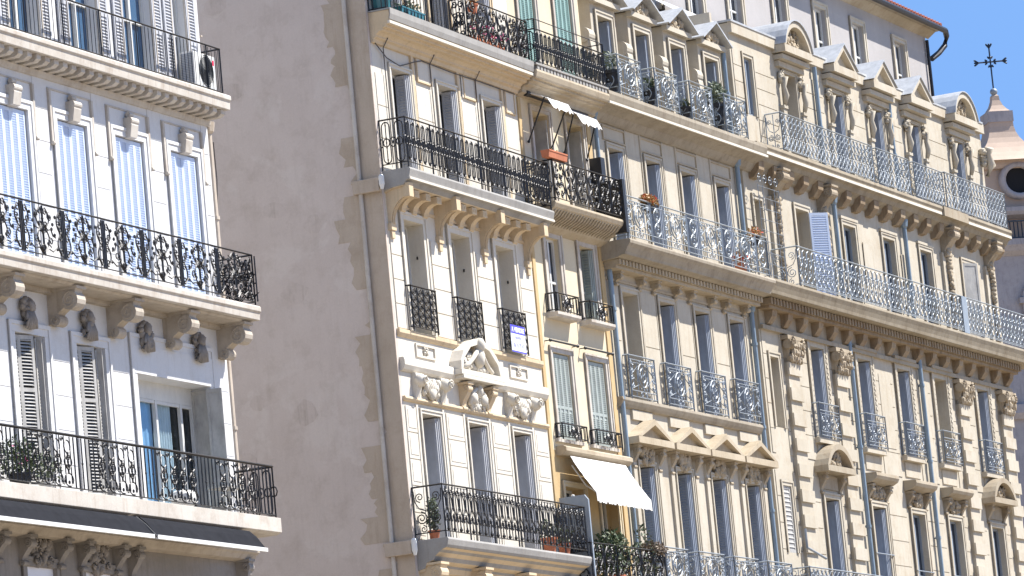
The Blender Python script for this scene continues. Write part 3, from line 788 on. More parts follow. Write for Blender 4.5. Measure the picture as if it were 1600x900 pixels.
# things on building A
ac = empty('air_conditioner', A.world(-.58, .21, 19.42), A.rot); tag(ac, 'white air conditioner with round black fan on the top balcony', 'air conditioner')
m = MB(); m.box(-.42, .42, -.15, .15, .05, .70); m.build('casing', M['white_plastic'], ac, bevel=.015)
m = MB()
for k in range(10): m.tube([(.05+.03*(k+1)*cos(2*pi*q/20)*.92, -.155, .38+.03*(k+1)*sin(2*pi*q/20)) for q in range(21)], .005, 4)
m.build('fan_guard', M['black'], ac); m = MB(); m.poly([(.05+.27*cos(2*pi*q/24), .38+.27*sin(2*pi*q/24)) for q in range(24)], 'y', .150, .153); m.build('fan', paint('dark_grey_fan', (.07,.075,.08)), ac)
m = MB()
for k in range(18): m.box(-.428, -.421, -.13, .13, .10+.032*k, .115+.032*k)
for k in range(9): m.box(-.432, -.429, -.12+.028*k, -.112+.028*k, .1, .67)
m.build('coil_grille', M['sh_grey'], ac); m = MB(); m.box(.30, .37, -.152, -.149, .52, .62); m.build('badge', M['red'], ac)
m = MB(); m.box(-.3, -.22, -.17, .17, 0, .05); m.box(.22, .3, -.17, .17, 0, .05); each(m, 'foot', M['black'], ac)
potted(A, 'potted_shrub', -8.75, .45, 11.33, M['black'], M['leaf'], 'dark bushy potted shrub behind the black railing of the white building', pr=.2, ph=.25, r=(.6,.3,.35), n=900, s=.07, flowers=M['petal'], nf=16)
potted(A, 'potted_shrub', -7.85, .45, 11.33, M['white_plastic'], M['leaf_olive'], 'paler potted shrub with a few flowers beside the dark bushy one', pr=.16, ph=.22, r=(.4,.25,.25), n=420, s=.07, nf=0)
m = MB(); m.lathe((0,0,0), [(.12, 0), (.2, .08), (.24, .2), (.22, .32), (.14, .36), (.1, .33)], 16)
pz = m.build('garden_pot', M['white_plastic'], None, smooth=True); pz.location = A.world(-2.95, .42, 11.33); pz.rotation_euler = (0,0,A.rot); tag(pz, 'round white garden pot in front of the curtained balcony door', 'pot')
tb = empty('side_table', A.world(-1.3, .42, 11.33), A.rot); tag(tb, 'small white garden table at the end of the curtained balcony', 'table')
m = MB(); m.box(-.35, .35, -.2, .2, .50, .54); m.build('table_top', M['sh_white'], tb)
for sx in (-1, 1):
    for sy in (-1, 1): m = MB(); m.tube([(sx*.3, sy*.16, 0), (sx*.3, sy*.16, .5)], .015, 6); m.build('leg', M['white_plastic'], tb)

# ================================================================== BUILDING B (cream, three windows)
B = Bld('cream_stone_building', (-2.3737543, 90.78846776), 23.36, 'cream stone building with carved round pediment and bare plastered side wall')
UB = 7.15
zc = 21.57
cols = [(.78, 1.66), (3.03, 3.93), (5.28, 6.16)]
for i, (a, c) in enumerate(cols):
    window(B, a, c, 22.05, 24.6, .30, M['B'], sur=.12, surmat=M['B_trim'], shmat='sh_greyB')
    w = window(B, a+.02, c+.03, 18.80, 21.05, .30, M['B'], sur=.10, surmat=M['B'], shmat='sh_greyB', p=.03)
    m = MB(); leaf(m, (c-.05, -.06, 18.9), (.12,-.15,0), (-.93,.37,0), .01, .01, louver=False)
    w = window(B, a-.06, c-.04, 15.62, 17.9, .36, M['B'], sur=.17, surmat=M['B'], shutters=None, p=.045)
    m = MB()
    for zz in (16.2, 17.2): m.box(c-.06, c-.041, .12, .15, zz, zz+.06)
    each(m, 'hinge', M['iron'], w)
    gz = railing(w, [(a-.22, 0), (a-.22, .13), (c+.08, .13), (c+.08, 0)], 15.68, 16.52, p_twist, M['iron'], 1.32, 'window_guard', side_pattern=p_plain, side_period=.13, top=.02, thick=1.5)
    w = window(B, a-.02, c-.02, 11.32, 13.94, .42, M['B'], sur=.10, surmat=M['B'], shmat='sh_greyB', p=.05, louver=False)
    s_ = MB(); s_.box(a-.24, a-.16, -.035, 0, 11.33, 14.1); s_.box(c+.12, c+.20, -.035, 0, 11.33, 14.1); each(s_, 'architrave', M['B'], w)
wall(B, 'wall', 0, UB, 0, 26.5, M['B'], back=14, sides=False)
m = MB()
piers = [(.06, .56), (1.98, 2.80), (4.22, 5.05), (6.42, 7.10)]
for k, (x0, x1) in enumerate(piers):
    blocks(m, x0, x1, courses(15.62, 17.62, .50), .022)
    blocks(m, x0, x1, courses(11.36, 14.06, .54), .022)
    blocks(m, x0, x1, courses(18.82, 20.86, .68), .016)
    m.box(x0+.06, x1-.06, -.026, -.02, 20.95, 21.48) if k else None
for (x0, x1) in piers:
    for z in courses(11.36, 14.06, .54)[:-1]: m.box(x0+.07, x1-.07, -.030, -.021, z+.09, z+.46)
facing(m, M['B'], B.root)
# frames round the upper panels
m = MB()
for x0, x1 in ((2.05, 2.75), (4.35, 5.0), (6.5, 7.0)):
    frame_mb(m, x0, x1, 20.95, 21.5, .035, .045)
for x0 in (1.78, 4.02, 6.28): m.box(x0, x0+.1, -.05, 0, 18.82, 21.5)
each(m, 'panel_moulding', M['B_trim'], B.root)
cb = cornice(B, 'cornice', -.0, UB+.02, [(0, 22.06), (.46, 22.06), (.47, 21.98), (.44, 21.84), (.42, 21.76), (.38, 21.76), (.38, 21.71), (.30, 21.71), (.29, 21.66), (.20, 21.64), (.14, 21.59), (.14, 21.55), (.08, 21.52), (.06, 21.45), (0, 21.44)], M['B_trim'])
m = MB(); m.poly([(0, 22.062), (.478, 22.062), (.482, 21.97), (.455, 21.86), (.475, 21.86), (.50, 21.97), (.50, 22.09), (0, 22.09)], 'x', -.02, UB+.01); m.build('grey_fascia', M['B_ledge'], cb)  # grey facing over the upper fascia, darker than the cornice stone
m = MB(); m.box(-.01, UB+.02, -.47, -.42, 21.78, 21.84); m.build('lit_drip_edge', M['B'], cb)  # paler stone paints in the sunlit line along the cornice
r4 = railing(cb, [(0.02, .02), (.02, .40), (3.9, .40)], 22.12, 23.0, p_plain, M['iron'], .16, post_every=6)
railing(cb, [(3.95, .05), (3.95, .43), (7.1, .43), (7.1, 0)], 22.12, 22.97, p_leafy, M['iron'], .5)
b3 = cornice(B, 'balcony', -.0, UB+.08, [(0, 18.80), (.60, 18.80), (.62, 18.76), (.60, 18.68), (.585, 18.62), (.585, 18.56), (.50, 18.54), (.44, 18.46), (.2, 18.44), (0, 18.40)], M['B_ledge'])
m = MB(); m.box(-.0, UB+.08, -.607, -.58, 18.555, 18.60); m.build('lit_drip_edge', M['B'], b3)  # pale strip stands in for the lit edge of the slab
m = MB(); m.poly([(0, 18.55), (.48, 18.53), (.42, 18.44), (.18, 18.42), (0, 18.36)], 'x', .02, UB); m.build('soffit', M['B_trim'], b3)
railing(b3, [(.02, 0), (.02, .58), (UB, .58), (UB, 0)], 18.92, 19.83, p_oval, M['iron'], .235, post_every=5, feet=.12)
for u in (.14, 2.40, 4.62, 6.86):
    m = MB(); w_ = .15
    pts = [(.0, 18.44), (.50, 18.44), (.50, 18.24)] + [(.50-.42*sin(pi/2*t/8)**1.0, 18.24-.50*(1-cos(pi/2*t/8))) for t in range(1, 9)] + [(.08, 17.72), (0, 17.72)]
    m.poly(pts, 'x', u-w_/2, u+w_/2)
    m.box(u-.10, u+.10, -.54, -.40, 18.22, 18.50); m.box(u-.11, u+.11, -.09, 0, 17.60, 17.74)
    for q in (-.04, 0, .04): 
        m.tube([(u+q, -(.515-.42*sin(pi/2*t/8)), 18.24-.50*(1-cos(pi/2*t/8))-.005) for t in range(0, 9)], .012, 5)
    m.box(u-.07, u+.07, -.07, 0, 17.44, 17.6)
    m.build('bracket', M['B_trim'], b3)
for k, u0 in enumerate((.14, 2.40, 4.62)):
    for j in range(3):
        u = u0+.52+.55*j*.96
        m = MB(); pts = [(.0, 18.42), (.40, 18.42), (.40, 18.30)] + [(.40-.30*sin(pi/2*t/6), 18.30-.24*(1-cos(pi/2*t/6))) for t in range(1, 7)] + [(0.06, 18.03), (0, 18.03)]
        m.poly(pts, 'x', u-.10, u+.10); m.box(u-.11, u+.11, -.42, -.34, 18.28, 18.42)
        for q in (-.05, .05): m.box(u+q-.02, u+q+.02, -.428, -.42, 18.32, 18.38)
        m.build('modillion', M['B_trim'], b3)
m = MB(); m.box(.06, UB, -.03, 0, 18.12, 18.18); m.build('string_moulding', M['B_trim'], b3)
# storey band with round pediment
band = cornice(B, 'band', .0, UB+.0, [(0, 15.60), (.07, 15.60), (.07, 15.52), (.03, 15.46), (0, 15.44)], M['B_trim'])
band2 = cornice(B, 'band', .0, UB+.02, [(0, 15.02), (.10, 15.02), (.12, 14.96), (.12, 14.86), (.08, 14.78), (.03, 14.74), (0, 14.74)], M['B'])
m = MB()
for x0, x1 in ((.8, 1.72), (5.42, 6.34)):
    frame_mb(m, x0, x1, 15.10, 15.38, .04, .035)
    cv = MB(); carving(cv, (x0+x1)/2, 15.24, .18, .18, 0, 8, .05); cv.build('carving', M['B'], B.root, smooth=True)
each(m, 'panel_moulding', M['B'], B.root)
pd = MB(); c = 3.42; outer = [(c-1.02, 14.98), (c-1.0, 15.15), (c-.82, 15.38), (c-.45, 15.60), (c, 15.70), (c+.45, 15.60), (c+.82, 15.38), (c+1.0, 15.15), (c+1.02, 14.98)]
inner = [(c+.92, 14.98), (c+.84, 15.20), (c+.46, 15.47), (c, 15.57), (c-.46, 15.47), (c-.84, 15.20), (c-.92, 14.98)]
pd.poly(outer+inner, 'y', 0, .27); pd.poly([(c-.9, 14.99), (c-.7, 15.3), (c, 15.55), (c+.7, 15.3), (c+.9, 14.99)], 'y', 0, .06); pd.box(c-1.06, c+1.06, -.29, -.0, 14.86, 14.975); pd.box(c-1.0, c+1.0, -.30, -.0, 14.78, 14.857)
pb = pd.build('pediment', M['B'], B.root, bevel=.01)
cv = MB(); carving(cv, c, 15.18, 1.35, .36, .08, 80, .11); cv.ball((c, -.26, 15.55), .12, .13, .16, 9, 7); cv.ball((c, -.22, 15.30), .17, .13, .22, 9, 7, wob=.1)
for s in (-1, 1): cv.tube([(c+s*.1, -.24, 15.42), (c+s*.3, -.22, 15.25), (c+s*.5, -.2, 15.12), (c+s*.72, -.17, 15.05)], .05, 7)
cv.build('carving', M['B'], pb, smooth=True)
for k, (a, c) in enumerate(cols):
    cc = (a+c)/2-.02; cv = MB()
    m = MB()
    for s in (-1, 1):
        if k == 1: scroll_bracket(B, cc+s*.62, 14.74, .56, .24, .22, M['B_trim'], 'console')
        else:
            cv.ball((cc+s*.60, -.14, 14.58), .14, .14, .14, 12, 9); cv.tube([(cc+s*.60+p_[0], -.28, 14.58+p_[1]) for p_ in spiral(0, 0, .11, 0, 1.6, s, 14)], .018, 5); m.poly([(0, 14.74), (.1, 14.74), (.14, 14.5), (.05, 14.22), (0, 14.2)], 'x', cc+s*.60-.1, cc+s*.60+.1)
    m.box(cc-.5, cc+.5, -.03, 0, 14.24, 14.72)
    if k == 1:
        for s in (-1, 1): cv.ball((cc+s*.25, -.10, 14.45), .15, .1, .13, 10, 7, wob=.12); cv.tube([(cc+s*.1, -.12, 14.65), (cc+s*.3, -.12, 14.55), (cc+s*.42, -.1, 14.3)], .05, 6)
        cv.ball((cc, -.14, 14.6), .08, .1, .14, 8, 6)
        carving(cv, cc, 14.42, .85, .42, .04, 60, .08)
    else:
        for q in range(7): cv.ball((cc+.12*(q-3), -.09, 14.58-.022*(9-(q-3)**2)), .065, .07, .10, 8, 6, wob=.15); cv.tube([(cc+.10*(q-3), -.10, 14.62), (cc+.085*(q-3), -.14, 14.48), (cc+.05*(q-3), -.12, 14.33)], .022, 5)
        cv.ball((cc, -.10, 14.36), .13, .09, .13, 9, 7, wob=.08); carving(cv, cc, 14.46, .8, .34, .05, 46, .07)
    p_ = m.build('cartouche', M['B'], B.root); cv.build('carving', M['B'], p_, smooth=True)
cornice(B, 'string_course', 0, UB, [(0, 14.24), (.06, 14.24), (.075, 14.19), (.05, 14.15), (0, 14.13)], M['B_trim'])
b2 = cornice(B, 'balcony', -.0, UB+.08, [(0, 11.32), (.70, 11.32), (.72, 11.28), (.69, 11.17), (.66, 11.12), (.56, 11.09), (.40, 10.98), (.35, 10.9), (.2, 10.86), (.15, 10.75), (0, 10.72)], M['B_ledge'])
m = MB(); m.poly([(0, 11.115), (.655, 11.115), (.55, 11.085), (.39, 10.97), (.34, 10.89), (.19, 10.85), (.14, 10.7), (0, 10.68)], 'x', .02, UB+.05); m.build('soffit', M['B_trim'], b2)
railing(b2, [(.02, 0), (.02, .67), (UB, .67), (UB, 0)], 11.45, 12.38, p_lyre, M['iron'], .30, side_pattern=p_big_scroll, side_period=.67, post_every=4, feet=.14)
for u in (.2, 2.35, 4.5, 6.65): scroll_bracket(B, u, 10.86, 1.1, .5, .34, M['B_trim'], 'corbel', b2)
for z, t_ in ((26.5, 'roof'),):
    m = MB(); m.box(0, UB, 0, 14, 26.502, 26.8); m.build('roof', M['tile'], B.root)
# bare side wall and its quoins
sw = MB(); n = 1
sw.box(-.10, -.001, .001, 14, 0, 26.6); swo = sw.build('side_wall', M['side'], B.root)
q = MB(); z = .2; r_ = random.Random(4)
while z < 26:
    h = r_.uniform(.36, .62); L = r_.choice([.45, .55, .75, .9, 1.05]) + r_.uniform(-.08, .08)
    n_ = r_.randint(3, 5); zs = [z]+[z+h]
    # ragged block edge
    e = [(-.02, z), (L, z)] + [(L+r_.uniform(-.10, .10), z+h*k/n_) for k in range(1, n_)] + [(L+r_.uniform(-.05,.05), z+h), (-.02, z+h)]
    if z > 3:
        q.add([(-.108, p[0]+.02, p[1]) for p in e] + [(-.09, p[0]+.02, p[1]) for p in e], [tuple(range(len(e)))] + [(i, (i+1) % len(e), (i+1) % len(e)+len(e), i+len(e)) for i in range(len(e))])
    z += h
q.build('quoins', M['quoin'], swo)
q = MB()
for k in range(16):
    y = r_.uniform(1.2, 4.2); z = r_.uniform(8, 25); w_ = r_.uniform(.12, .34); h = r_.uniform(.08, .25)
    e = [(y+w_*cos(2*pi*t/9)*r_.uniform(.7, 1.2), z+h*sin(2*pi*t/9)*r_.uniform(.7, 1.2)) for t in range(9)]
    q.add([(-.1035, p[0], p[1]) for p in e], [tuple(range(9))])
each(q, 'plaster_patch', stone('old_plaster', (.55, .48, .435), (.535, .465, .42), (.29, .24, .19), .4), swo)
m = MB(); m.tube([(-.17, .44, 0), (-.17, .44, 26)], .045, 10); m.build('drainpipe', M['A_trim'], B.root)  # slim pale pipe stands in for a sunlit vertical joint by the corner
m = MB()
for z in (18.50, 11.18): m.poly([(-.58, z-.13), (.0, z-.13), (.0, z+.08), (.03, z+.08), (.03, z+.15), (-.61, z+.15), (-.61, z+.08), (-.58, z+.08)], 'x', -.24, -.101)
each(m, 'ledge_block', M['quoin'], B.root, .012)
m = MB(); m.lathe((-.20, -.06, 18.40), [(.03, 0), (.06, .1), (.06, .26), (.03, .3)], 8); m.lathe((-.20, -.06, 11.02), [(.03, 0), (.06, .1), (.06, .3), (.03, .34)], 8); each(m, 'wall_lamp', M['white_plastic'], B.root)
# cable along the cornice cove
m = MB(); pts = [(.0, -.05, 21.5), (.6, -.05, 21.22), (1.2, -.05, 21.14), (1.9, -.05, 21.33), (2.3, -.05, 21.42), (3.8, -.05, 21.40), (5.2, -.05, 21.42), (7, -.05, 21.42)]; m.tube(pts, .012, 5)
for u in (.5, 2.72, 4.98): m.tube([(u, -.16, 21.60), (u-.05, -.06, 21.4), (u, -.045, 19.0)], .012, 5)
m.build('cable', M['rope'], B.root)
# estate agent's board
sg = empty('sale_sign', B.world(5.65, .175, 15.62), B.rot); tag(sg, 'blue and white A VENDRE board tied to a black window guard', 'sign')
m = MB(); m.box(-.37, .37, -.006, .006, 0, .58); m.build('board', M['sign_white'], sg)
m = MB(); m.box(-.37, .37, -.009, -.0065, .40, .58); m.build('header', M['sign_blue'], sg); m = MB(); m.box(-.37, .37, -.009, -.0065, 0, .03); m.build('footer_stripe', M['sign_blue'], sg)
def text(s_, size, loc, mat, parent, name, bold=.004, sx=1):
    cu = bpy.data.curves.new(name, 'FONT'); cu.body = s_; cu.size = size; cu.align_x = 'CENTER'; cu.extrude = .002; cu.offset = bold
    o = bpy.data.objects.new(name, cu); COL.objects.link(o); o.parent = parent; o.location = loc; o.rotation_euler = (pi/2, 0, 0); o.scale = (sx, 1, 1); cu.materials.append(mat)
    me = bpy.data.meshes.new_from_object(o); me.name = name; q = bpy.data.objects.new(name, me); COL.objects.link(q); q.parent = parent; q.location = loc; q.rotation_euler = (pi/2, 0, 0); q.scale = (sx, 1, 1)
    me.materials.clear(); me.materials.append(mat); bpy.data.objects.remove(o); return q
text('A VENDRE', .145, (0, -.0115, .435), M['sign_white'], sg, 'lettering', .006, .95)
text('immobilier', .07, (0, -.0085, .30), M['ink_blue'], sg, 'small_lettering')
text('06 15 75 47', .13, (0, -.0085, .11), M['ink_blue'], sg, 'phone_number', .002, .82)
# things on building B
potted(B, 'glazed_pot', .35, .15, 22.09, M['teal'], M['leaf'], 'big teal glazed pot on the topmost ledge at the corner', 'pot', pr=.26, ph=.55, n=200, r=(.3,.2,.25))
potted(B, 'planter_trough', 1.35, .30, 22.09, M['teal'], M['leaf_olive'], 'long green planter trough on the topmost ledge', 'planter', n=150, r=(.5,.12,.12), trough=(1.1, .2, .16), flowers=M['leaf_dry'], nf=20)
potted(B, 'hanging_pot', 4.45, .36, 22.72, M['terra'], M['leaf_dry'], 'small dark red pot hooked on the topmost scrolled railing', 'pot', pr=.12, ph=.2, n=60, r=(.12,.1,.1))
potted(B, 'planter_trough', 5.2, .28, 22.09, M['terra'], M['leaf'], 'terracotta trough of pink flowers behind the topmost scrolled railing', 'planter', n=240, r=(1.0,.12,.2), trough=(1.5, .2, .16), flowers=M['petal'], nf=110)
potted(B, 'potted_cactus', .28, .3, 11.33, M['terra'], M['leaf_olive'], 'tall dark potted plant in the corner of the cream balcony', pr=.12, ph=.18, r=(.12,.12,.38), n=420, s=.07)
potted(B, 'flower_pot', 5.75, .40, 11.33, M['terra'], M['leaf'], 'larger orange terracotta pot on the lowest cream balcony', 'flower pot', pr=.17, ph=.34, r=(.2,.2,.2), n=160)
potted(B, 'flower_pot', 6.5, .42, 11.33, M['terra'], M['leaf_olive'], 'smaller orange pot beside the grey privacy screen', 'flower pot', pr=.14, ph=.26, r=(.2,.2,.2), n=160)

# ================================================================== BUILDING B2 (narrow yellow)
Y = Bld('narrow_yellow_building', (.46249031, 97.35521648), 24.46, 'narrow yellow rendered building squeezed between cream and buff stone fronts')
UY = 3.86
for a, c in ((.55, 1.42), (2.50, 3.42)):
    w = window(Y, a, c, 22.0, 24.8, .25, M['Y'], sur=.13, surmat=M['A_trim'], shutters='closed', shmat='sh_green')
for a, c in ((.73, 1.58), (2.53, 3.38)):
    w = window(Y, a, c, 19.02, 21.2, .40, M['Y'], sur=.13, surmat=M['A_trim'], shutters=None)
    m = MB(); m.box(c-.06, c-.005, .02, .36, 19.03, 21.1); m.build('shutter', M['sh_white'], w)
for i, (a, c) in enumerate(((.80, 1.47), (2.57, 3.30))):
    w = window(Y, a, c, 16.72, 18.42, .26 if i else .14, M['Y'], sur=.17, surmat=M['A_trim'], shutters='fold' if i else None, shmat='sh_greeny')
    m = MB(); m.poly([(0, 16.72), (.28, 16.72), (.28, 16.66), (.24, 16.61), (0, 16.60)], 'x', a-.28, c+.28); m.build('sill', M['A_trim'], w)
    railing(w, [(a-.24, 0), (a-.24, .26), (c+.24, .26), (c+.24, 0)], 16.76, 17.13, p_low, M['iron'], 1.2, 'window_guard', side_pattern=p_plain, side_period=.1)
for a, c in ((.60, 1.52), (2.42, 3.38)):
    w = window(Y, a, c, 13.98, 15.87, .22, M['Y'], sur=.14, surmat=M['A_trim'], shutters='closed', shmat='sh_greeny')
    m = MB(); m.box(a-.24, c+.24, -.08, 0, 13.90, 13.975); m.build('sill', M['A_trim'], w)
    railing(w, [(a-.18, 0), (a-.18, .17), (c+.18, .17), (c+.18, 0)], 14.0, 14.29, p_low, M['iron'], 1.2, 'window_guard', side_pattern=p_plain, side_period=.1)
    m = MB(); m.tube([(a-.3, -.14, 16.08), (c+.2, -.14, 16.08)], .022, 6)
    for x in (a-.3, c+.2): m.ball((x, -.14, 16.08), .04); m.box(x-.01, x+.01, -.14, 0, 16.07, 16.09)
    m.build('awning_rod', M['iron'], w)
for a, c in ((.60, 1.60), (2.45, 3.35)):
    w = window(Y, a, c, 10.6, 12.95, .32, M['Y_dark'], sur=.12, surmat=M['Y'], shutters=None, pane='glass')
wall(Y, 'wall', .001, UY, 13.72, 25.6, M['Y'], [p for p in Y.ops if p[2] > 13], back=12, sides=False)
wall(Y, 'lower_wall', .001, UY, 0, 13.718, M['Y_dark'], [p for p in Y.ops if p[2] <= 13], back=12, sides=False)
m = MB(); m.box(0, UY, 0, 12, 25.602, 25.9); m.build('roof', M['tile'], Y.root)
m = MB(); m.box(3.62, 3.82, -.03, 0, 11, 21.4); m.box(.02, .16, -.03, 0, 11, 21.4); each(m, 'corner_strip', M['Y_dark'], Y.root)
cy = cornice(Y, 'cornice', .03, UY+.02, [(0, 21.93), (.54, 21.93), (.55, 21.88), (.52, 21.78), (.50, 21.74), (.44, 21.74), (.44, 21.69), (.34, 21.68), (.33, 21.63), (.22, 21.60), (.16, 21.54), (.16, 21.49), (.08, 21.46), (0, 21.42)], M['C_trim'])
m = MB(); u = .12
while u < UY-.1: m.box(u, u+.11, -.53, -.40, 21.935, 22.03); u += .17
m.box(.03, UY, -.55, 0, 22.031, 22.07); m.build('tile_edge', M['B_ledge'], cy)
railing(cy, [(.20, 0), (.20, .50), (UY-.02, .50), (UY-.02, 0)], 22.12, 22.85, p_oval, M['iron'], .22, post_every=6, toprails=(.22,), label='black railing with a raised upper bar')
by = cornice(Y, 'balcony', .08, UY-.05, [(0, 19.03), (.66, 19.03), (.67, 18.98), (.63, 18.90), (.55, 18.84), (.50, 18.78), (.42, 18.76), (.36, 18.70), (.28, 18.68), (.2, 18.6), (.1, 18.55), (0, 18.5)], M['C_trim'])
m = MB()
for k in range(24): u = .2+.145*k; m.poly([(0, 18.72), (.60, 18.885), (.60, 18.845), (.5, 18.74), (0, 18.52)], 'x', u, u+.05)
m.build('corrugation', M['D_trim'], by)
railing(by, [(.14, 0), (.14, .64), (UY-.1, .64), (UY-.1, 0)], 19.10, 19.93, p_leafy, M['iron'], .58)
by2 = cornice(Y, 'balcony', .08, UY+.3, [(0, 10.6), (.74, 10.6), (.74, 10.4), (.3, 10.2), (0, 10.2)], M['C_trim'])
railing(by2, [(.1, 0), (.1, .70), (UY+.2, .70), (UY+.2, 0)], 10.68, 11.63, p_leafy, M['iron'], .62, post_every=1)
# dark partition beside the buff balcony
m = MB(); m.box(3.70, 3.84, -.72, -.03, 18.75, 19.95); kid(m.build('partition', M['black'], Y.root), 'black balcony partition panel')
m = MB(); m.box(3.60, 3.82, -.30, -.02, 19.9, 20.5); m.build('meter_box', M['black'], Y.root)
# small upper awnings with arms
for (x0, x1, oo, zb_) in ((.33, 1.57, .52, 0), (2.19, 3.45, .36, -.06)):
    m = MB(); n = 6
    zs = [21.52+zb_, 21.46+zb_, 21.40+zb_, 21.36+zb_]; os_ = [.10, .10+(oo-.1)*.4, .10+(oo-.1)*.75, oo]
    for i in range(3):
        m.add([(x0+.05*i, -os_[i], zs[i]), (x1, -os_[i], zs[i]), (x1, -os_[i+1], zs[i+1]), (x0+.05*(i+1), -os_[i+1], zs[i+1]+.02*sin(i*2))], [(0,1,2,3)])
    for q in range(12):
        xa, xb = x0+.15+(x1-x0-.15)*q/12, x0+.15+(x1-x0-.15)*(q+1)/12; dz = lambda t: .24+.03*sin(t*2.1)
        m.add([(xa, -oo, 21.36+zb_), (xb, -oo, 21.36+zb_), (xb, -oo-.13-.03*sin(q+1), 21.36+zb_-dz(q+1)), (xa, -oo-.13-.03*sin(q), 21.36+zb_-dz(q))], [(0,1,2,3)])
    aw = m.build('small_awning', M['awn_white'], Y.root); md = aw.modifiers.new('t', 'SOLIDIFY'); md.thickness = .008
    m = MB()
    for x in (x0+.03, x1-.03): m.tube([(x, -oo, 21.36+zb_), (x, -.05, 20.45)], .018, 6); m.ball((x, -.05, 20.45), .035)
    m.tube([(x0, -.12, 21.47), (x1+.05, -.12, 21.47)], .035, 8); m.build('awning_arm', M['iron'], aw)
m = MB(); m.tube([(.25, -.12, 21.50), (.42, -.12, 21.50)], .07, 10); m.build('roller_cap', M['black'], Y.root)
# big white awning
m = MB(); x0, x1 = .62, 3.55; n = 10
for i in range(n):
    a, c = i/n, (i+1)/n
    f = lambda t: (.20+.52*t, 13.58-.84*t-.03*sin(pi*t))
    (o1, z1), (o2, z2) = f(a), f(c); m.add([(x0,-o1,z1),(x1,-o1,z1),(x1,-o2,z2),(x0,-o2,z2)], [(0,1,2,3)])
N_ = 44
for i in range(N_):
    xa, xb = x0+(x1-x0)*i/N_, x0+(x1-x0)*(i+1)/N_; d = .20+.035*abs(sin(i*1.35)); m.add([(xa,-.725,12.74),(xb,-.725,12.74),(xb,-.75-.02*sin(i),12.74-d),(xa,-.75-.02*sin(i-1),12.74-d)], [(0,1,2,3)])
aw = m.build('awning', M['awn_white'], Y.root); md = aw.modifiers.new('t', 'SOLIDIFY'); md.thickness = .006; kid(aw, 'broad white awning let down over the lower balcony')
m = MB(); m.poly([(0, 13.60), (.16, 13.60), (.25, 13.68), (.25, 13.76), (.18, 13.80), (0, 13.80)], 'x', .35, UY+.02); m.build('cassette', M['C_trim'], aw)
m = MB(); m.tube([(x0+.02,-.71,12.75),(x1-.02,-.71,12.75)], .022, 8)
for x in (x0+.15, x1-.15): m.tube([(x, -.15, 13.4), (x+.2, -.35, 12.95), (x, -.69, 12.74)], .018, 6)
m.build('front_bar', M['white_plastic'], aw)
m = MB(); m.poly([(.05, 10.62), (.72, 10.62), (.72, 12.55), (.64, 12.66), (.05, 12.66)], 'x', .16, .22); kid(m.build('privacy_screen', M['wood_dark'], Y.root), 'grey rounded privacy screen between two balconies')
m = MB(); m.lathe((.45, -.25, 11.8), [(.02, 0), (.02, .80), (.035, .82), (.045, .88), (.04, .92), (.02, .93)], 10); m.build('wall_lamp', M['white_plastic'], Y.root)  # slim lamp-like white post with a small capital
potted(Y, 'window_trough', .35, .62, 19.95, M['terra'], M['leaf_dry'], 'red terracotta trough resting on the black railing below two small awnings', 'planter', n=30, r=(.35,.08,.04), s=.05, trough=(.95, .2, .13))
potted(Y, 'potted_bush', 1.75, .45, 10.62, M['terra'], M['leaf'], 'big loose leafy bush under the broad white awning', pr=.25, ph=.4, r=(.70,.34,.58), n=900, s=.10, flowers=M['leaf_olive'], nf=500)
potted(Y, 'potted_bush', 3.3, .55, 10.62, M['terra'], M['leaf_olive'], 'thin pale climbing plant beside the edge of the broad awning', pr=.15, ph=.3, r=(.42,.2,.75), n=260, s=.10)
potted(Y, 'creeper_trough', 3.75, .60, 11.42, M['black'], leafmat('brown_twigs', (.16,.12,.09), (.22,.17,.12)), 'dry brown creeper spilling over the lowest black railing', 'planter', r=(.55,.2,.16), n=900, s=.07, trough=(.9,.16,.14))

# ================================================================== BUILDING C (buff, four windows)
Cb = Bld('buff_stone_building', (.46249031, 97.35521648), 24.46, 'buff stone building with four gabled dormers and grey iron balconies')
U0, U1 = 3.87, 12.36
ccs = [5.13, 7.24, 9.30, 11.38]
for k, c in enumerate(ccs):
    # ground rows upwards
    w = window(Cb, c-.42, c+.42, 10.95, 13.72, .40, M['C'], sur=.10, surmat=M['C'], shmat='sh_grey', p=.05)
    s_ = MB()
    for s in (-1, 1): s_.box(c+s*.70-.09, c+s*.70+.09, -.06, 0, 11.0, 14.0); scroll_bracket(Cb, c+s*.70, 14.12, .5, .22, .17, M['C_trim'], 'console', w)
    each(s_, 'pilaster_strip', M['C'], w)
    cv = MB(); carving(cv, c, 13.94, .75, .40, .03, 34, .10); cv.build('carving', M['C_trim'], w, smooth=True)
    if k == 0: w = window(Cb, c-.42, c+.42, 15.20, 17.62, .36, M['C'], sur=.13, surmat=M['C'], shutters=None, frame='Y_dark' if False else 'wood')
    else: w = window(Cb, c-.42, c+.42, 15.20, 17.62, .40, M['C'], sur=.13, surmat=M['C'], shmat='sh_grey', louver=False)
    railing(w, [(c-.72, 0), (c-.72, .15), (c+.72, .15), (c+.72, 0)], 15.22, 16.15, p_oval_panel, M['galv'], 1.44, 'window_guard', side_pattern=p_plain, side_period=.1, thick=1.35)
    if k: w = window(Cb, c-.40, c+.40, 18.66, 20.92, .34, M['C'], sur=.12, surmat=M['C'], shmat='sh_grey', louver=False, p=.03)
    else: w = window(Cb, c-.40, c+.40, 18.66, 20.92, .34, M['C'], sur=.12, surmat=M['C'], shmat='sh_grey', louver=False, p=.03)
    s_ = MB()
    frame_mb(s_, c-.62, c+.62, 21.08, 21.42, .035, .03)
    s_.build('panel_moulding', M['C_trim'], w)
    tri_ped(Cb, c, .93, 14.28, .40, .34, M['C_trim'], back=0, base_h=.15)
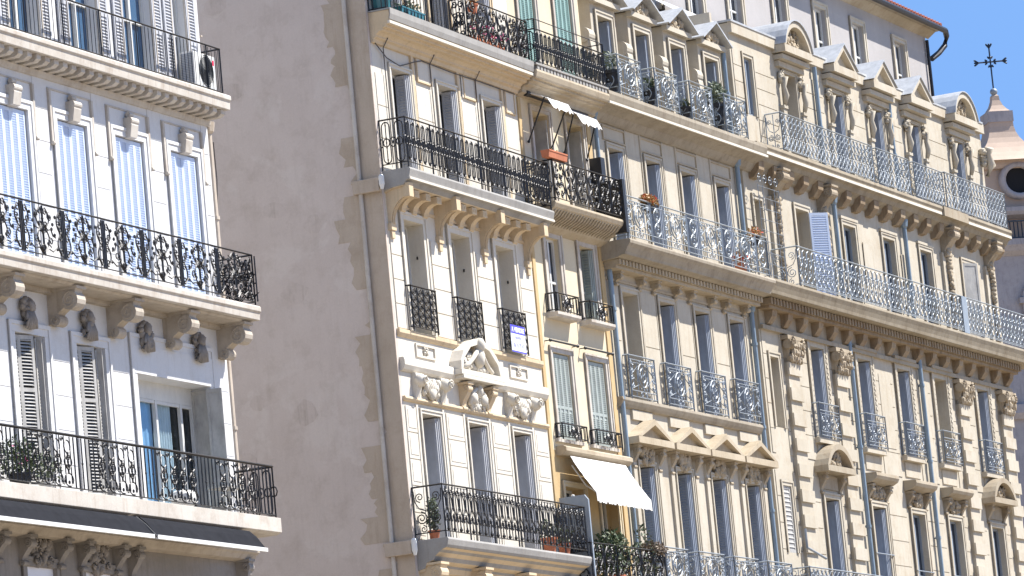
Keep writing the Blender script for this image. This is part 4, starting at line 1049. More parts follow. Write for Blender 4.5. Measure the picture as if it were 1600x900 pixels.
wall(Cb, 'wall', U0, U1, 0, 22.0, M['C'], back=12, sides=False)
m = MB()
for k in range(5):
    x0 = (ccs[k-1]+.60) if k else U0+.22; x1 = (ccs[k]-.60) if k < 4 else U1-.25
    if x1-x0 < .2: continue
    blocks(m, x0+.06, x1-.06, courses(15.20, 17.75, 1.25), .018); blocks(m, x0+.1, x1-.1, courses(18.7, 20.9, 2.2), .018)
    if k and k < 4:
        for x in (x0+.02, x1-.05): m.box(x, x+.03, -.03, 0, 15.3, 21.5)
facing(m, M['C'], Cb.root)
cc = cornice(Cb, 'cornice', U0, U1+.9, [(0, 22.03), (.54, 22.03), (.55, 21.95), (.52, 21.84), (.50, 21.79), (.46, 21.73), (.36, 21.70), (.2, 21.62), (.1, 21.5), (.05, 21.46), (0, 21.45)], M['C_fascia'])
m = MB(); m.box(U0, U1+.9, -.545, -.50, 21.735, 21.79); m.build('lit_drip_edge', M['B'], cc)  # bright lit line of the cornice, given by a cream strip
# dormers
for k, c0 in enumerate(ccs):
    c = c0+.08
    dm = MB()   # dormer body: front with opening + cheeks
    a, e = c-.40, c+.40; z0, z1 = 22.03, 24.35; hw = .70
    xs = [c-hw, a, e, c+hw]; zs = [z0, 22.1, 23.98, z1]; d = .28
    for i in range(3):
        for j in range(3):
            if i == 1 and j == 1: continue
            dm.add([(xs[i],0,zs[j]),(xs[i+1],0,zs[j]),(xs[i+1],0,zs[j+1]),(xs[i],0,zs[j+1])], [(0,1,2,3)])
    dm.add([(a,0,22.1),(a,d,22.1),(a,d,23.98),(a,0,23.98),(e,0,22.1),(e,d,22.1),(e,d,23.98),(e,0,23.98)], [(0,1,2,3),(4,7,6,5),(0,4,5,1),(3,2,6,7)])
    for x in (c-hw, c+hw): dm.add([(x,0,z0),(x,1.6,z0),(x,1.6,z1),(x,0,z1)], [(0,1,2,3)])
    dm.add([(c-hw,0,z1),(c+hw,0,z1),(c+hw,1.6,z1),(c-hw,1.6,z1)], [(0,1,2,3)])
    do = dm.build('dormer', M['C'], Cb.root)
    fr = MB(); 
    for (p, q) in ((a, a+.05), (e-.05, e), (c-.03, c+.03)): fr.box(p, q, d-.05, d, 22.1, 23.98)
    fr.box(a+.05, e-.05, d-.049, d-.001, 23.92, 23.98); fr.build('window_frame', M['wood_dark'], do)
    g = MB(); g.box(a, e, d+.004, d+.02, 22.1, 23.98); g.build('pane', M['glass'], do)
    sh = MB(); leaf(sh, (e-.01, .02, 22.12), (0,1,0), (-1,0,0), .24, 1.84, louver=False); leaf(sh, (e-.055, .03, 22.12), (0,1,0), (-1,0,0), .24, 1.84, louver=False); sh.build('shutter', M['sh_grey'], do)
    s_ = MB(); surround_mb(s_, a, e, 22.1, 23.98, .13, .04, False); s_.box(c-hw-.05, c+hw+.05, -.14, -.001, 24.24, 24.36); s_.build('surround', M['C'], do)
    scv = MB(); carving(scv, c, 24.46, .9, .28, .06, 24, .07); scv.build('carving', M['C_trim'], do, smooth=True)
    gb = MB(); gb.poly([(c-hw, 24.36), (c+hw, 24.36), (c, 24.78)], 'y', -1.6, .05); gb.build('gable', M['C_trim'], do)
    rf = MB(); rise = .48; O_ = .28
    rf.poly([(c-hw-.18, 24.34), (c, 24.34+rise), (c, 24.34+rise+.05), (c-hw-.22, 24.37)], 'y', -1.9, O_); rf.poly([(c+hw+.18, 24.34), (c+hw+.22, 24.37), (c, 24.34+rise+.048), (c, 24.34+rise-.002)], 'y', -1.9, O_-.003)
    rf.build('roof', M['zinc'], do)
    # scroll console on the left cheek
    cs = MB(); x = c-hw
    cs.box(x-.30, x-.002, -.02, .35, 22.05, 23.55); cs.drum(x-.34, x-.002, -.10, 23.45, .18, 16); cs.poly([(.02, 22.05), (.22, 22.05), (.18, 22.5), (.10, 22.9), (.06, 23.3), (.02, 23.4)], 'x', x-.28, x-.003)
    cs.build('console', M['C'], do)
    ur = c-.62
    railing(do, [(ur, .02), (ur, .50), (ur+1.34, .50), (ur+1.34, .02)], 22.10, 22.97, p_oval_panel, M['galv_pale'], 1.34, 'railing', side_pattern=p_narrow_panel, side_period=.5, thick=1.3)
m = MB(); m.add([(U0, 1.0, 22.0), (U1, 1.0, 22.0), (U1, 2.2, 25.4), (U0, 2.2, 25.4), (U0, 8, 25.9), (U1, 8, 25.9)], [(0,1,2,3), (3,2,5,4)]); m.add([(U0, .0, 22.01), (U1, .0, 22.01), (U1, 1.0, 22.02), (U0, 1.0, 22.02)], [(0,1,2,3)])
m.build('mansard', M['C_trim'], Cb.root)
m = MB(); m.box(U0, U1, 2.05, 2.3, 25.36, 25.48); m.box(U0, U1, 2.3, 8, 25.9, 25.95); m.build('roof_edge', M['zinc'], Cb.root)
m = MB(); m.box(U0, U0+.12, 1.0, 8, 22, 25.3); m.box(U1-.12, U1, 0.2, 8, 22, 25.3); each(m, 'gable_wall', M['C'], Cb.root)
# second-storey balcony
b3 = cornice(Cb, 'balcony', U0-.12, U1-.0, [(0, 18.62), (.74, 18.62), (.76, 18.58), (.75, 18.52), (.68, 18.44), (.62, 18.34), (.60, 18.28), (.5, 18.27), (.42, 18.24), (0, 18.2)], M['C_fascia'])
railing(b3, [(U0-.05, 0), (U0-.05, .70), (12.14, .70), (12.14, 0)], 18.70, 19.60, p_oval_panel, M['galv_pale'], 1, alt=(p_oval_panel, 1.35, p_narrow_panel, .72), thick=1.35, side_pattern=p_narrow_panel, side_period=.6)
m = MB(); u = U0+.0
while u < U1: m.box(u, u+.10, -.40, -.02, 18.10, 18.22); u += .185
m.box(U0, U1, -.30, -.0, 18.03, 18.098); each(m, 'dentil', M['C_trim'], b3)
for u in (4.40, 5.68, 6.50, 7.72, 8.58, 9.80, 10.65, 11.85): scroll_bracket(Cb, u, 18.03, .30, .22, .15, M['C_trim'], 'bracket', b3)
m = MB(); m.box(U0, U1, -.03, 0, 17.82, 17.88); m.build('moulding', M['C_trim'], b3)
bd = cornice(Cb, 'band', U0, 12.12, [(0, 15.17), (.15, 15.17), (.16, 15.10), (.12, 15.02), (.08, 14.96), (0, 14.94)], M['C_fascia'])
m = MB()
for c in ccs: m.box(c-.55, c+.55, -.06, 0, 14.72, 14.94)
each(m, 'apron_panel', M['C'], bd)
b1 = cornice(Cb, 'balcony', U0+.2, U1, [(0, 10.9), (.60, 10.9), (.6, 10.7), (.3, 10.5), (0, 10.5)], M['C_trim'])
for k, c in enumerate(ccs):
    ur = c-.72 if k else c-.55
    railing(b1, [(ur, .02), (ur, .50), (c+.75, .50), (c+.75, .02)], 10.96, 11.80, p_oval_panel, M['galv'], 1.47, side_pattern=p_narrow_panel, side_period=.5)
pipe(Cb, 3.98, .09, 0, 18.1, M['pipe_blue'], .06, head=True)
pipe(Cb, 3.98, .09, 19.0, 21.5, M['pipe_blue'], .05, head=True)
pipe(Cb, 12.26, .09, 0, 17.9, M['pipe_blue'], .06, head=True, label='blue grey drainpipe between the buff and ochre fronts')
pipe(Cb, 12.30, .09, 18.7, 21.45, M['pipe_blue'], .06, head=True)
pipe(Cb, 12.25, .05, 22.1, 24.6, M['pipe_blue'], .06, head=False)
potted(Cb, 'flower_trough', 5.35, .62, 19.42, M['black'], M['leaf_dry'], 'trough of orange dried flowers hung on the grey balcony railing', 'planter', n=700, r=(.42,.14,.14), s=.07, trough=(.6, .16, .13), flowers=M['petal_red'], nf=60)
potted(Cb, 'olive_tree', 11.0, .25, 22.08, M['black'], M['leaf_olive'], 'round-headed potted olive tree in the last gabled dormer balcony', 'potted tree', pr=.18, ph=.7, r=(.40,.22,.30), n=800, s=.08)
potted(Cb, 'potted_plant', 4.75, .28, 22.08, M['black'], M['leaf_olive'], 'low green plant in the first gabled dormer balcony', pr=.2, ph=.55, r=(.35,.15,.25), n=200, s=.07)
potted(Cb, 'potted_plant', 6.9, .28, 22.08, M['black'], M['leaf'], 'dark green plant in the second gabled dormer balcony', pr=.18, ph=.45, r=(.24,.12,.16), n=150, s=.07)
potted(Cb, 'potted_plant', 8.9, .3, 22.08, M['black'], M['leaf'], 'very small plant in a black pot in the third gabled dormer balcony', pr=.17, ph=.3, r=(.2,.12,.12), n=120, s=.07)
potted(Cb, 'flower_pot', 11.0, .45, 18.64, M['terra'], M['leaf_dry'], 'red flowering pot standing low behind the grey balcony railing of the buff front', 'flower pot', pr=.16, ph=.25, r=(.2,.15,.18), n=90, flowers=M['petal_red'], nf=50)
potted(Cb, 'flower_pot', 11.7, .58, 19.38, M['black'], M['leaf_dry'], 'orange pot perched on the far end of the grey railing', 'flower pot', pr=.12, ph=.2, r=(.22,.15,.14), n=150, s=.07, flowers=M['petal_red'], nf=30)

# ================================================================== BUILDING D (ochre, pilasters)
D = Bld('ochre_pilastered_building', (5.77804892, 109.04075747), 24.46, 'ochre stone building with leafy capitals, gabled attic windows and long grey balconies')
UD = 18.2
dc = [3.65, 6.90, 9.75, 12.53, 15.88]
for k, c in enumerate(dc):
    w = window(D, c-.46, c+.46, 10.9, 13.70, .30 if k < 2 else .16, M['D'], sur=.14, surmat=M['D'], shutters='fold' if k < 2 else None, shmat='sh_grey', louver=False, frame='wood_dark', p=.05, pane='glass_blue' if k == 1 else 'glass')
    if k in (0, 4): 
        seg_ped(D, c, .84, 14.46, .50, .38, M['D_trim'], carvem=M['carve'], base_h=.16)
        for s in (-1, 1): scroll_bracket(D, c+s*.62, 14.30, .50, .22, .18, M['carve'], 'console')
        m = MB(); m.box(c-.5, c+.5, -.04, 0, 13.92, 14.26); m.build('frieze', M['D_trim'], w)
    else:
        cornice(D, 'hood', c-.80, c+.80, [(0, 14.52), (.36, 14.50), (.37, 14.42), (.33, 14.34), (.2, 14.27), (0, 14.24)], M['D_trim'])
        for s in (-1, 1): scroll_bracket(D, c+s*.62, 14.24, .42, .20, .18, M['carve'], 'console')
        cv = MB(); carving(cv, c, 14.05, .9, .34, .02, 30, .09); cv.build('carving', M['carve'], w, smooth=True)
    if k == 3: w = window(D, c-.45, c+.45, 15.18, 17.46, .40, M['D'], sur=.20, surmat=M['D'], shutters=None, p=.05)
    else: w = window(D, c-.45, c+.45, 15.18, 17.46, .40, M['D'], sur=.20, surmat=M['D'], shmat='sh_grey', louver=False, p=.05, frame='wood_dark')
    m = MB()
    for s in (-1, 1):
        q = MB(); pr = [(.045, 15.28)]; z = 15.3
        while z < 17.3: pr += [(.055, z), (.072, z+.01), (.072, z+.07), (.055, z+.08)]; z += .13
        q.poly(pr+[(.045, z)], 'x', c+s*.55-.035, c+s*.55+.035); q.build('bead_moulding', M['D'], w)
    m.box(c-.72, c+.72, -.16, -.0, 15.04, 15.17); m.build('sill', M['D'], w)
    m = MB(); m.box(c-.55, c+.55, -.03, 0, 14.64, 15.0); m.build('apron_panel', M['D'], w)
    if k in (1, 2, 3): m = MB(); m.box(c-.78, c+.78, -.15, 0, 17.68, 17.76); m.box(c-.72, c+.72, -.10, 0, 17.60, 17.678); m.build('hood', M['D_trim'], w)
    railing(w, [(c-.66, 0), (c-.66, .2), (c+.66, .2), (c+.66, 0)], 15.22, 16.02, p_guard, M['galv'], 1.32, 'window_guard', side_pattern=p_plain, side_period=.09, thick=1.2)
    if k == 0:
        w = window(D, c-.42, c+.42, 18.66, 20.92, .42, M['D'], sur=.14, surmat=M['D'], shutters=None)
        m = MB(); leaf(m, (c+.44, -.05, 18.7), (.75, -.66, 0), (.66, .75, 0), .52, 2.2); m.build('shutter', M['sh_blue'], w)
    elif k == 4:
        w = window(D, c-.45, c+.45, 18.66, 20.92, .20, M['D'], sur=.14, surmat=M['D'], shutters=None, frame='wood_dark')
        m = MB(); leaf(m, (c-.44, -.03, 18.7), (.85, -.52, 0), (.52, .85, 0), .50, 2.2, louver=False); m.build('shutter', M['sh_white'], w)
    else: window(D, c-.42, c+.42, 18.66, 20.90, .16, M['D'], sur=.14, surmat=M['D'], shutters=None, frame='wood_dark', hood=.07)
    c4 = c+.10 if k not in (4,) else c+.25
    w = window(D, c4-.42, c4+.42, 22.05, 24.36, .34, M['D'], sur=.08, surmat=M['D'], shutters='fold' if k else None, shmat='sh_grey', louver=False, frame='wood_dark' if k else 'wood')
    # flanking carved posts and head
    for s in (-1, 1):
        m = MB(); x = c4+s*.66
        m.box(x-.11, x+.11, -.10, 0, 22.1, 23.4); m.box(x-.13, x+.13, -.13, 0, 23.4, 23.48)
        cb_ = m.build('attic_post', M['D'], w)
        cv = MB(); carving(cv, x, 24.2, .26, .34, .06, 22, .10, False)
        cv.tube([(x, -.10, 23.5), (x, -.16, 23.72), (x, -.12, 23.95), (x, -.18, 24.2)], .1, 8, radii=[.055, .08, .06, .085]); cv.build('carved_head', M['D'], w, smooth=True)
    m = MB(); m.box(c4-.85, c4+.85, -.12, 0, 24.46, 24.60); m.box(c4-.9, c4+.9, -.26, 0, 24.62, 24.74); m.build('entablature', M['D'], w)
    if k in (0, 4): seg_ped(D, c4, .86, 24.98, .62, .36, M['D'], back=.6, roof=M['zinc'], carvem=M['carve'], base_h=.20)
    else: tri_ped(D, c4, .78, 24.98, .56, .36, M['D'], back=.6, roof=M['zinc'], base_h=.20)
# slit windows in the narrow first bay
for z0, z1, mt in ((22.95, 24.38, 'glass_blue'), (19.0, 20.82, None), (15.25, 16.96, None), (12.22, 13.83, 'l')):
    u_ = .78 if z0 < 20 else 1.05
    if mt == 'l':
        w = window(D, u_-.30, u_+.22, z0, z1, .12, M['D'], sur=.13, surmat=M['D'], shutters=None)
        m = MB(); leaf(m, (u_-.29, .0, z0), (1,0,0), (0,1,0), .50, z1-z0, gap=.11, rows=(0,1)); m.build('shutter', M['sh_white'], w)
    elif mt: window(D, u_-.28, u_+.24, z0, z1, .10, M['D'], sur=.12, surmat=M['D'], shutters=None, pane='glass_blue', frame='wood_dark', transom=False)
    else: window(D, u_-.28, u_+.24, z0, z1, .30, M['D'], sur=.13, surmat=M['D'], shutters=None, transom=False, pane='glass')
wall(D, 'wall', .0, UD, 0, 25.1, M['D'], back=10)
# coursed blocks between openings
m = MB()
gaps = [(0.10, .32), (1.25, 1.45), (2.3, 2.95), (4.4, 4.7), (5.5, 6.1), (7.7, 8.95), (10.5, 11.75), (13.3, 13.6), (14.6, 15.1), (16.65, 16.95)]
for (x0, x1) in gaps:
    blocks(m, x0, x1, courses(14.6, 17.6, .62), .018); blocks(m, x0, x1, courses(11.0, 14.2, .62), .018)
for (x0, x1) in [(0.10, .62), (1.45, 2.75), (4.75, 6.05), (7.9, 8.95), (10.75, 11.7), (13.55, 15.2), (17.1, 18.1)]:
    blocks(m, x0, x1, courses(22.1, 24.5, .40), .018)
for (x0, x1) in [(7.7, 8.9), (10.5, 11.7)]: m.box(x0+.1, x1-.1, -.03, -.018, 19.1, 20.6); m.box(x0+.2, x1-.2, -.03, -.018, 15.3, 17.2)
facing(m, M['D'], D.root)
for j, u in enumerate((1.78, 5.0, 14.05, 17.5)):
    m = MB(); z = 11.0; k = 0
    m.box(u-.36, u+.36, -.10, 0, 10.5, 17.0)
    while z < 16.8:
        m.box(u-.42, u+.42, -.16, -.101, z, z+.30); z += .62
    po = m.build('pilaster', M['D'], D.root)
    cp = MB(); cp.box(u-.46, u+.46, -.22, 0, 17.44, 17.54); cp.poly([(0, 16.88), (.14, 16.88), (.17, 17.1), (.24, 17.35), (.26, 17.44), (0, 17.44)], 'x', u-.36, u+.36); 
    for s in (-1, 1): cp.tube([(q_[0], -.30, q_[1]) for q_ in spiral(u+s*.34, 17.34, .13, pi/2, 1.6, s, 14)], .035, 6); cp.drum(u+s*.40-.04, u+s*.40+.04, .18, 17.32, .12)
    for r in range(3):
        for q in range(5): cp.ball((u-.32+.16*q+.08*(r % 2), -.20-.03*r, 16.98+.16*r), .08, .07, .11, 6, 5, wob=.3)
    cp.build('capital', M['carve'], po)
    # upper storey carved garland pilaster
    g = MB(); g.box(u-.32, u+.32, -.08, 0, 18.66, 21.0); po = g.build('pilaster', M['D'], D.root)
    g = MB(); z = 19.0
    while z < 21.1: g.ball((u+RND.uniform(-.03,.03), -.12, z), .09+.03*(z > 20.6), .09, .10, 7, 5, wob=.35); g.tube([(u-.08, -.12, z), (u+.08, -.15, z+.07)], .03, 5); z += .115
    g.build('garland', M['carve'], po, smooth=True)
    scroll_bracket(D, u, 21.66, .75, .46, .42, M['carve'], 'console', po)
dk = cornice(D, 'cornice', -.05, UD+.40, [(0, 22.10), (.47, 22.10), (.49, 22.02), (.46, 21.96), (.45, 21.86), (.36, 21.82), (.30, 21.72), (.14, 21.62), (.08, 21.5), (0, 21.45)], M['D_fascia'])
m = MB(); m.box(-.03, UD+.40, -.458, -.445, 21.868, 21.935); m.build('lit_drip_edge', M['B'], dk)  # cream colour here imitates the sunlit line below the fascia
m = MB(); m.box(13.0, 14.9, -.52, -.30, 21.84, 22.095); m.build('break_front', M['D_trim'], dk)
m = MB(); u = .4
while u < UD: 
    m.poly([(0, 21.66), (.30, 21.70), (.28, 21.50), (.12, 21.32), (0, 21.30)], 'x', u, u+.34); u += .98
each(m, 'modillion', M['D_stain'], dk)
railing(dk, [(1.75, .05), (1.75, .45), (8.0, .45)], 22.16, 23.06, p_lattice, M['galv_pale'], .25, side_pattern=p_big_scroll, side_period=.45)
railing(dk, [(8.35, .05), (8.35, .45), (10.7, .45)], 22.16, 23.06, p_lattice, M['galv_pale'], .25)
railing(dk, [(11.1, .05), (11.1, .45), (13.3, .45), (13.3, .1)], 22.16, 23.06, p_lattice, M['galv_pale'], .25)
railing(dk, [(13.5, .1), (13.5, .45), (18.35, .45), (18.35, 0)], 22.16, 23.10, p_lattice, M['galv_pale'], .25)
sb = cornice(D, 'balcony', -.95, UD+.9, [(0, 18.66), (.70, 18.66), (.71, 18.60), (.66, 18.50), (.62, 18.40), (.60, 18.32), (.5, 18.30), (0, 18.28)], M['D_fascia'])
railing(sb, [(1.35, 0), (1.35, .67), (13.1, .67), (13.1, .55)], 18.72, 19.65, p_arch, M['galv_pale'], .30, side_pattern=p_big_scroll, side_period=.6)
railing(sb, [(13.5, .55), (13.5, .67), (19.0, .67), (19.0, 0)], 18.72, 19.65, p_arch, M['galv_pale'], .30)
m = MB(); m.box(13.1, 13.5, -.69, -.60, 18.67, 19.66); kid(m.build('divider', M['galv_pale'], sb), 'plain pale grey divider post between two stretches of railing')
m = MB(); m.add([(1.1, .0, 18.9)]*0 or [(0,0,0)], []) 
m = MB(); u = -.1
while u < UD: m.box(u, u+.11, -.44, -.02, 18.12, 18.275); u += .20
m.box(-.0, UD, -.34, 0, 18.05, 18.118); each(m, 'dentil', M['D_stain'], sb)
m = MB(); m.box(-.0, UD, -.12, 0, 17.58, 17.68); m.box(-.0, UD, -.05, 0, 17.68, 18.05)
m.build('entablature', M['D_trim'], sb)
m = MB(); u = .35
while u < UD-.3: m.poly([(0.05, 18.05), (.28, 18.05), (.25, 17.9), (.12, 17.74), (0.05, 17.72)], 'x', u, u+.30); u += 1.02
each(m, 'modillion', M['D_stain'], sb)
for u in (5.78, 10.85): pipe(D, u, .12, 0, 17.9, M['pipe_blue'], .06)
for u in (5.72, 10.80): pipe(D, u, .12, 18.7, 21.3, M['pipe_blue'], .06)
for u in (5.40, 10.70): pipe(D, u, .10, 22.1, 24.8, M['pipe_blue'], .06, head=False)
b1 = cornice(D, 'balcony', -.2, 6.0, [(0, 10.9), (.62, 10.9), (.62, 10.7), (.3, 10.5), (0, 10.5)], M['D_trim'])
railing(b1, [(.2, 0), (.2, .6), (5.9, .6), (5.9, 0)], 10.96, 11.78, p_lattice, M['galv'], .26)
m = MB(); m.tube([(2.0, -.35, 12.1), (.3, -.55, 12.25), (.3, -.55, 12.7)], .03, 6); m.build('awning_frame', M['galv'], D.root)
for (c, z) in ((6.9, 12.5), (12.53, 12.2), (9.75, 12.2), (15.88, 12.2)):
    m = MB(); m.tube([(c-.62, -.08, z), (c+.62, -.08, z)], .016, 5); m.build('guard_bar', M['galv'], D.root)
m = MB(); m.box(-.0, UD+.1, -.10, 0, 24.86, 25.12); m.build('parapet_moulding', M['D'], D.root)
m = MB(); m.add([(0, .5, 25.1), (UD, .5, 25.1), (UD, 2.4, 26.4), (0, 2.4, 26.4)], [(0,1,2,3)]); m.box(-.05, UD, -.12, .6, 25.121, 25.17); m.build('roof', M['zinc'], D.root)
cv = MB()
for zz in (24.15,): carving(cv, UD-.25, zz, .3, .5, .1, 14, .14, False); cv.tube([(UD-.2, -.15, 23.6), (UD-.15, -.3, 23.9), (UD-.1, -.2, 24.2), (UD-.15, -.28, 24.4)], .1, 8, radii=[.06, .12, .1, .14])
cv.build('carving', M['D'], D.root, smooth=True)
# wire trellis by the narrow bay
m = MB()
for u in (.15, .45, 1.2, 1.5): m.tube([(u, -.30, 18.7), (u, -.30, 21.1)], .009, 4)
for k in range(9): m.tube([(.15, -.30, 18.9+.27*k), (1.5, -.30, 18.9+.27*k)], .007, 4)
for k in range(4): 
    sp = spiral(.3+.35*k, 21.25, .14, 0, 1.4); m.tube([(p[0], -.30, p[1]) for p in sp], .012, 4)
kid(m.build('trellis', M['galv'], D.root), 'thin wire trellis fixed by the slit window')

# ================================================================== rooftop building behind
Eb = Bld('tiled_rooftop_building', (5.77804892, 109.04075747), 24.46, 'pale grey upper building with red tiled eaves set back behind the attic gables')
for c, hw in ((4.3, .45), (7.0, .45), (10.2, .45), (13.2, .42), (16.05, .42), (19.35, .42), (1.5, .45)):
    w = window(Eb, c-hw, c+hw, 26.5 if c > 9 else 26.2, 28.08, .15, M['E'], sur=.16, surmat=M['C'], shutters=None, p=.05, transom=True, o=2.5-2.5)
for o_ in list(Eb.root.children): o_.location.y += 2.5
ops = Eb.ops; Eb.ops = []
wl = wall(Eb, 'wall', -6, 21.75, 20, 28.75, M['E'], ops, o=0, back=8); wl.location.y = 2.5
m = MB(); m.poly([(-.5, 28.75), (.38, 28.80), (.40, 28.86), (-.5, 28.95)], 'x', -6, 22.1)
m.poly([(.0, 28.60), (.26, 28.78), (-.1, 28.78)], 'x', -6, 22.0); rf = m.build('eaves', M['D_trim'], Eb.root); rf.location.y = 2.5
m = MB(); u = -6
while u < 22.1:
    m.tube([(u, -.44, 28.90), (u, 1.0, 29.25), (u, 4, 30.0)], .10, 8); u += .235
tl = m.build('roof_tiles', M['tile'], rf)
m = MB(); m.add([(-6,-.40,28.87),(22.1,-.40,28.87),(22.1,4,29.97),(-6,4,29.97),(-6,8,28.9),(22.1,8,28.9)], [(0,1,2,3),(3,2,5,4)]); m.add([(22.08,-.4,28.86),(22.08,4,29.96),(22.08,8,28.9)], [(0,1,2)]); m.build('roof', M['tile'], rf)
m = MB(); m.tube([(-6, -.48, 28.80), (22.2, -.48, 28.80)], .085, 8); m.tube([(22.2, -.48, 28.80), (22.5, -.40, 28.70), (22.55, -.30, 28.45), (22.25, -.20, 28.2), (21.95, -.06, 28.0)], .085, 8); m.tube([(21.65, -.08, 28.5), (21.65, -.08, 22)], .05, 8)
m.build('gutter', M['iron'], rf)

# ================================================================== church tower
CH_D = 250.0; S = CH_D/165.0
def cpt(p): return Vector((p[0]*S, p[1]*S, 1.6+(p[2]-1.6)*S))
ax = cpt((17.86, 162.2, 0)); 
ch = empty('church_bell_tower', (ax.x, ax.y, 0), radians(12)); tag(ch, 'pink rendered church bell tower with curved roof and iron cross beyond the houses', 'bell tower')
def Z(z): return 1.6+(z-1.6)*S
def square(m, prof, mi=0, n=4, a0=pi/4):
    v = []; f = []
    for r, z in prof:
        for k in range(n): v.append((r*sqrt(2)*cos(a0+2*pi*k/n), r*sqrt(2)*sin(a0+2*pi*k/n), z))
    for i in range(len(prof)-1):
        for k in range(n): f.append((i*n+k, i*n+(k+1) % n, (i+1)*n+(k+1) % n, (i+1)*n+k))
    f += [tuple(range(n-1,-1,-1)), tuple(range((len(prof)-1)*n, len(prof)*n))]; m.add(v, f, mi)
m = MB()
hwb = .42*S
square(m, [(2.1*S*.98, Z(30.25))] + [(hwb*1.05+1.25*S*(t/8.)**2.3, Z(31.95)-(Z(31.95)-Z(30.3))*t/8.) for t in range(8, -1, -1)])
square(m, [(hwb*.98, Z(32.32)), (hwb*.75, Z(32.42)), (hwb*.5, Z(32.58)), (hwb*.34, Z(32.78)), (hwb*.30, Z(32.95)), (0.02, Z(33.08))])
ro = m.build('roof', M['church'], ch)
m = MB(); square(m, [(hwb*1.12, Z(31.93)), (hwb*1.12, Z(32.32))]); m.build('lantern', M['church_trim'], ro)
m = MB(); m.ball((0, 0, Z(33.12)), .14*S, .14*S, .13*S, 12, 9); m.tube([(0,0,Z(32.95)), (0,0,Z(33.1))], .06*S, 8); m.build('finial', M['galv'], ro, smooth=True)
cm = MB(); zc_ = Z(34.22); r_ = .03*S
cm.tube([(0,0,Z(33.2)), (0,0,Z(34.75))], r_, 6); cm.tube([(-.52*S,0,zc_), (.52*S,0,zc_)], r_, 6)
for (dx, dz) in ((1,0), (-1,0), (0,1)):
    ex, ez = dx*.52*S, zc_+dz*.60*S
    for a in (-1, 0, 1): cm.tube([(ex-dx*.08*S, 0, ez-dz*.08*S), (ex+(dx*.04+(.09*a if dx == 0 else 0))*S*1, 0, ez+(dz*.04+(.09*a if dz == 0 else 0))*S)], r_*1.2, 5); cm.ball((ex+(dx*.05+(.09*a if dx == 0 else 0))*S, 0, ez+(dz*.05+(.09*a if dz == 0 else 0))*S), .032*S)
for (dx, dz) in ((1,0), (-1,0), (0,1), (0,-1)):
    cx, cz = dx*.20*S, zc_+dz*.20*S
    for a in (-1, 1): cm.tube([(cx, 0, cz), (cx-dx*.08*S+(a*.07*S if dx == 0 else 0), 0, cz-dz*.08*S+(a*.07*S if dz == 0 else 0))], r_, 5); cm.ball((cx-dx*.02*S+(a*.08*S if dx == 0 else 0), 0, cz-dz*.02*S+(a*.08*S if dz == 0 else 0)), .03*S)
cr = cm.build('cross', M['cross'], ch); cr.rotation_euler = (0,0,radians(-10))
m = MB(); Wt = 1.55*S
square(m, [(Wt, Z(28.55)), (Wt, Z(30.0))]); square(m, [(Wt*1.10, Z(30.0)), (Wt*1.14, Z(30.12)), (Wt*1.14, Z(30.25)), (Wt*1.0, Z(30.3))])
m.build('attic', M['church'], ch)
# round window on the front and left faces
for rz in (0, -pi/2):
    m = MB(); n = 24; r1, r2 = .50*S, .72*S; zc_ = Z(29.55); yf = -Wt-.25*S
    v = []; f = []
    for k in range(n):
        a = 2*pi*k/n
        for r, yy in ((r1, yf+.5*S), (r1, yf+.05), (r2*.9, yf), (r2, yf+.06*S), (r2, yf+.4*S)): v.append((r*cos(a), yy, zc_+r*sin(a)*.95))
    for k in range(n):
        for q in range(4): f.append((k*5+q, k*5+q+1, ((k+1) % n)*5+q+1, ((k+1) % n)*5+q))
    m.add(v, f); o_ = m.build('round_window', M['church_trim'], ch, smooth=True); o_.rotation_euler = (0,0,rz)
    g = MB(); g.poly([(r1*cos(2*pi*k/n), zc_+r1*.95*sin(2*pi*k/n)) for k in range(n)], 'y', Wt+.02, Wt+.05); g.build('opening', M['bell_dark'], o_)
m = MB(); square(m, [(Wt*1.02, Z(28.2)), (Wt*1.25, Z(28.28)), (Wt*1.3, Z(28.40)), (Wt*1.3, Z(28.55)), (Wt, Z(28.56))]); m.build('cornice', M['church_trim'], ch)
m = MB(); square(m, [(Wt*.9, Z(27.3)), (Wt*.9, Z(28.2))]); m.build('drum', M['church'], ch)
m = MB(); bw_ = Wt*1.34
for s in range(4):
    c_, s_ = cos(s*pi/2), sin(s*pi/2)
    def rot(x, y): return (x*c_-y*s_, x*s_+y*c_)
    for k in range(30):
        x = -bw_+2*bw_*k/29; p = rot(x, -bw_); m.tube([(p[0], p[1], Z(27.40)), (p[0], p[1], Z(28.02))], .022*S, 4)
    a, b_ = rot(-bw_, -bw_), rot(bw_, -bw_)
    for z in (27.42, 28.02): m.tube([(a[0], a[1], Z(z)), (b_[0], b_[1], Z(z))], .035*S, 5)
m.build('gallery_railing', M['cross'], ch)
m = MB(); square(m, [(Wt*1.30, Z(26.8)), (Wt*1.42, Z(26.95)), (Wt*1.50, Z(27.15)), (Wt*1.50, Z(27.36)), (Wt, Z(27.38))]); m.build('gallery_cornice', M['church_trim'], ch)
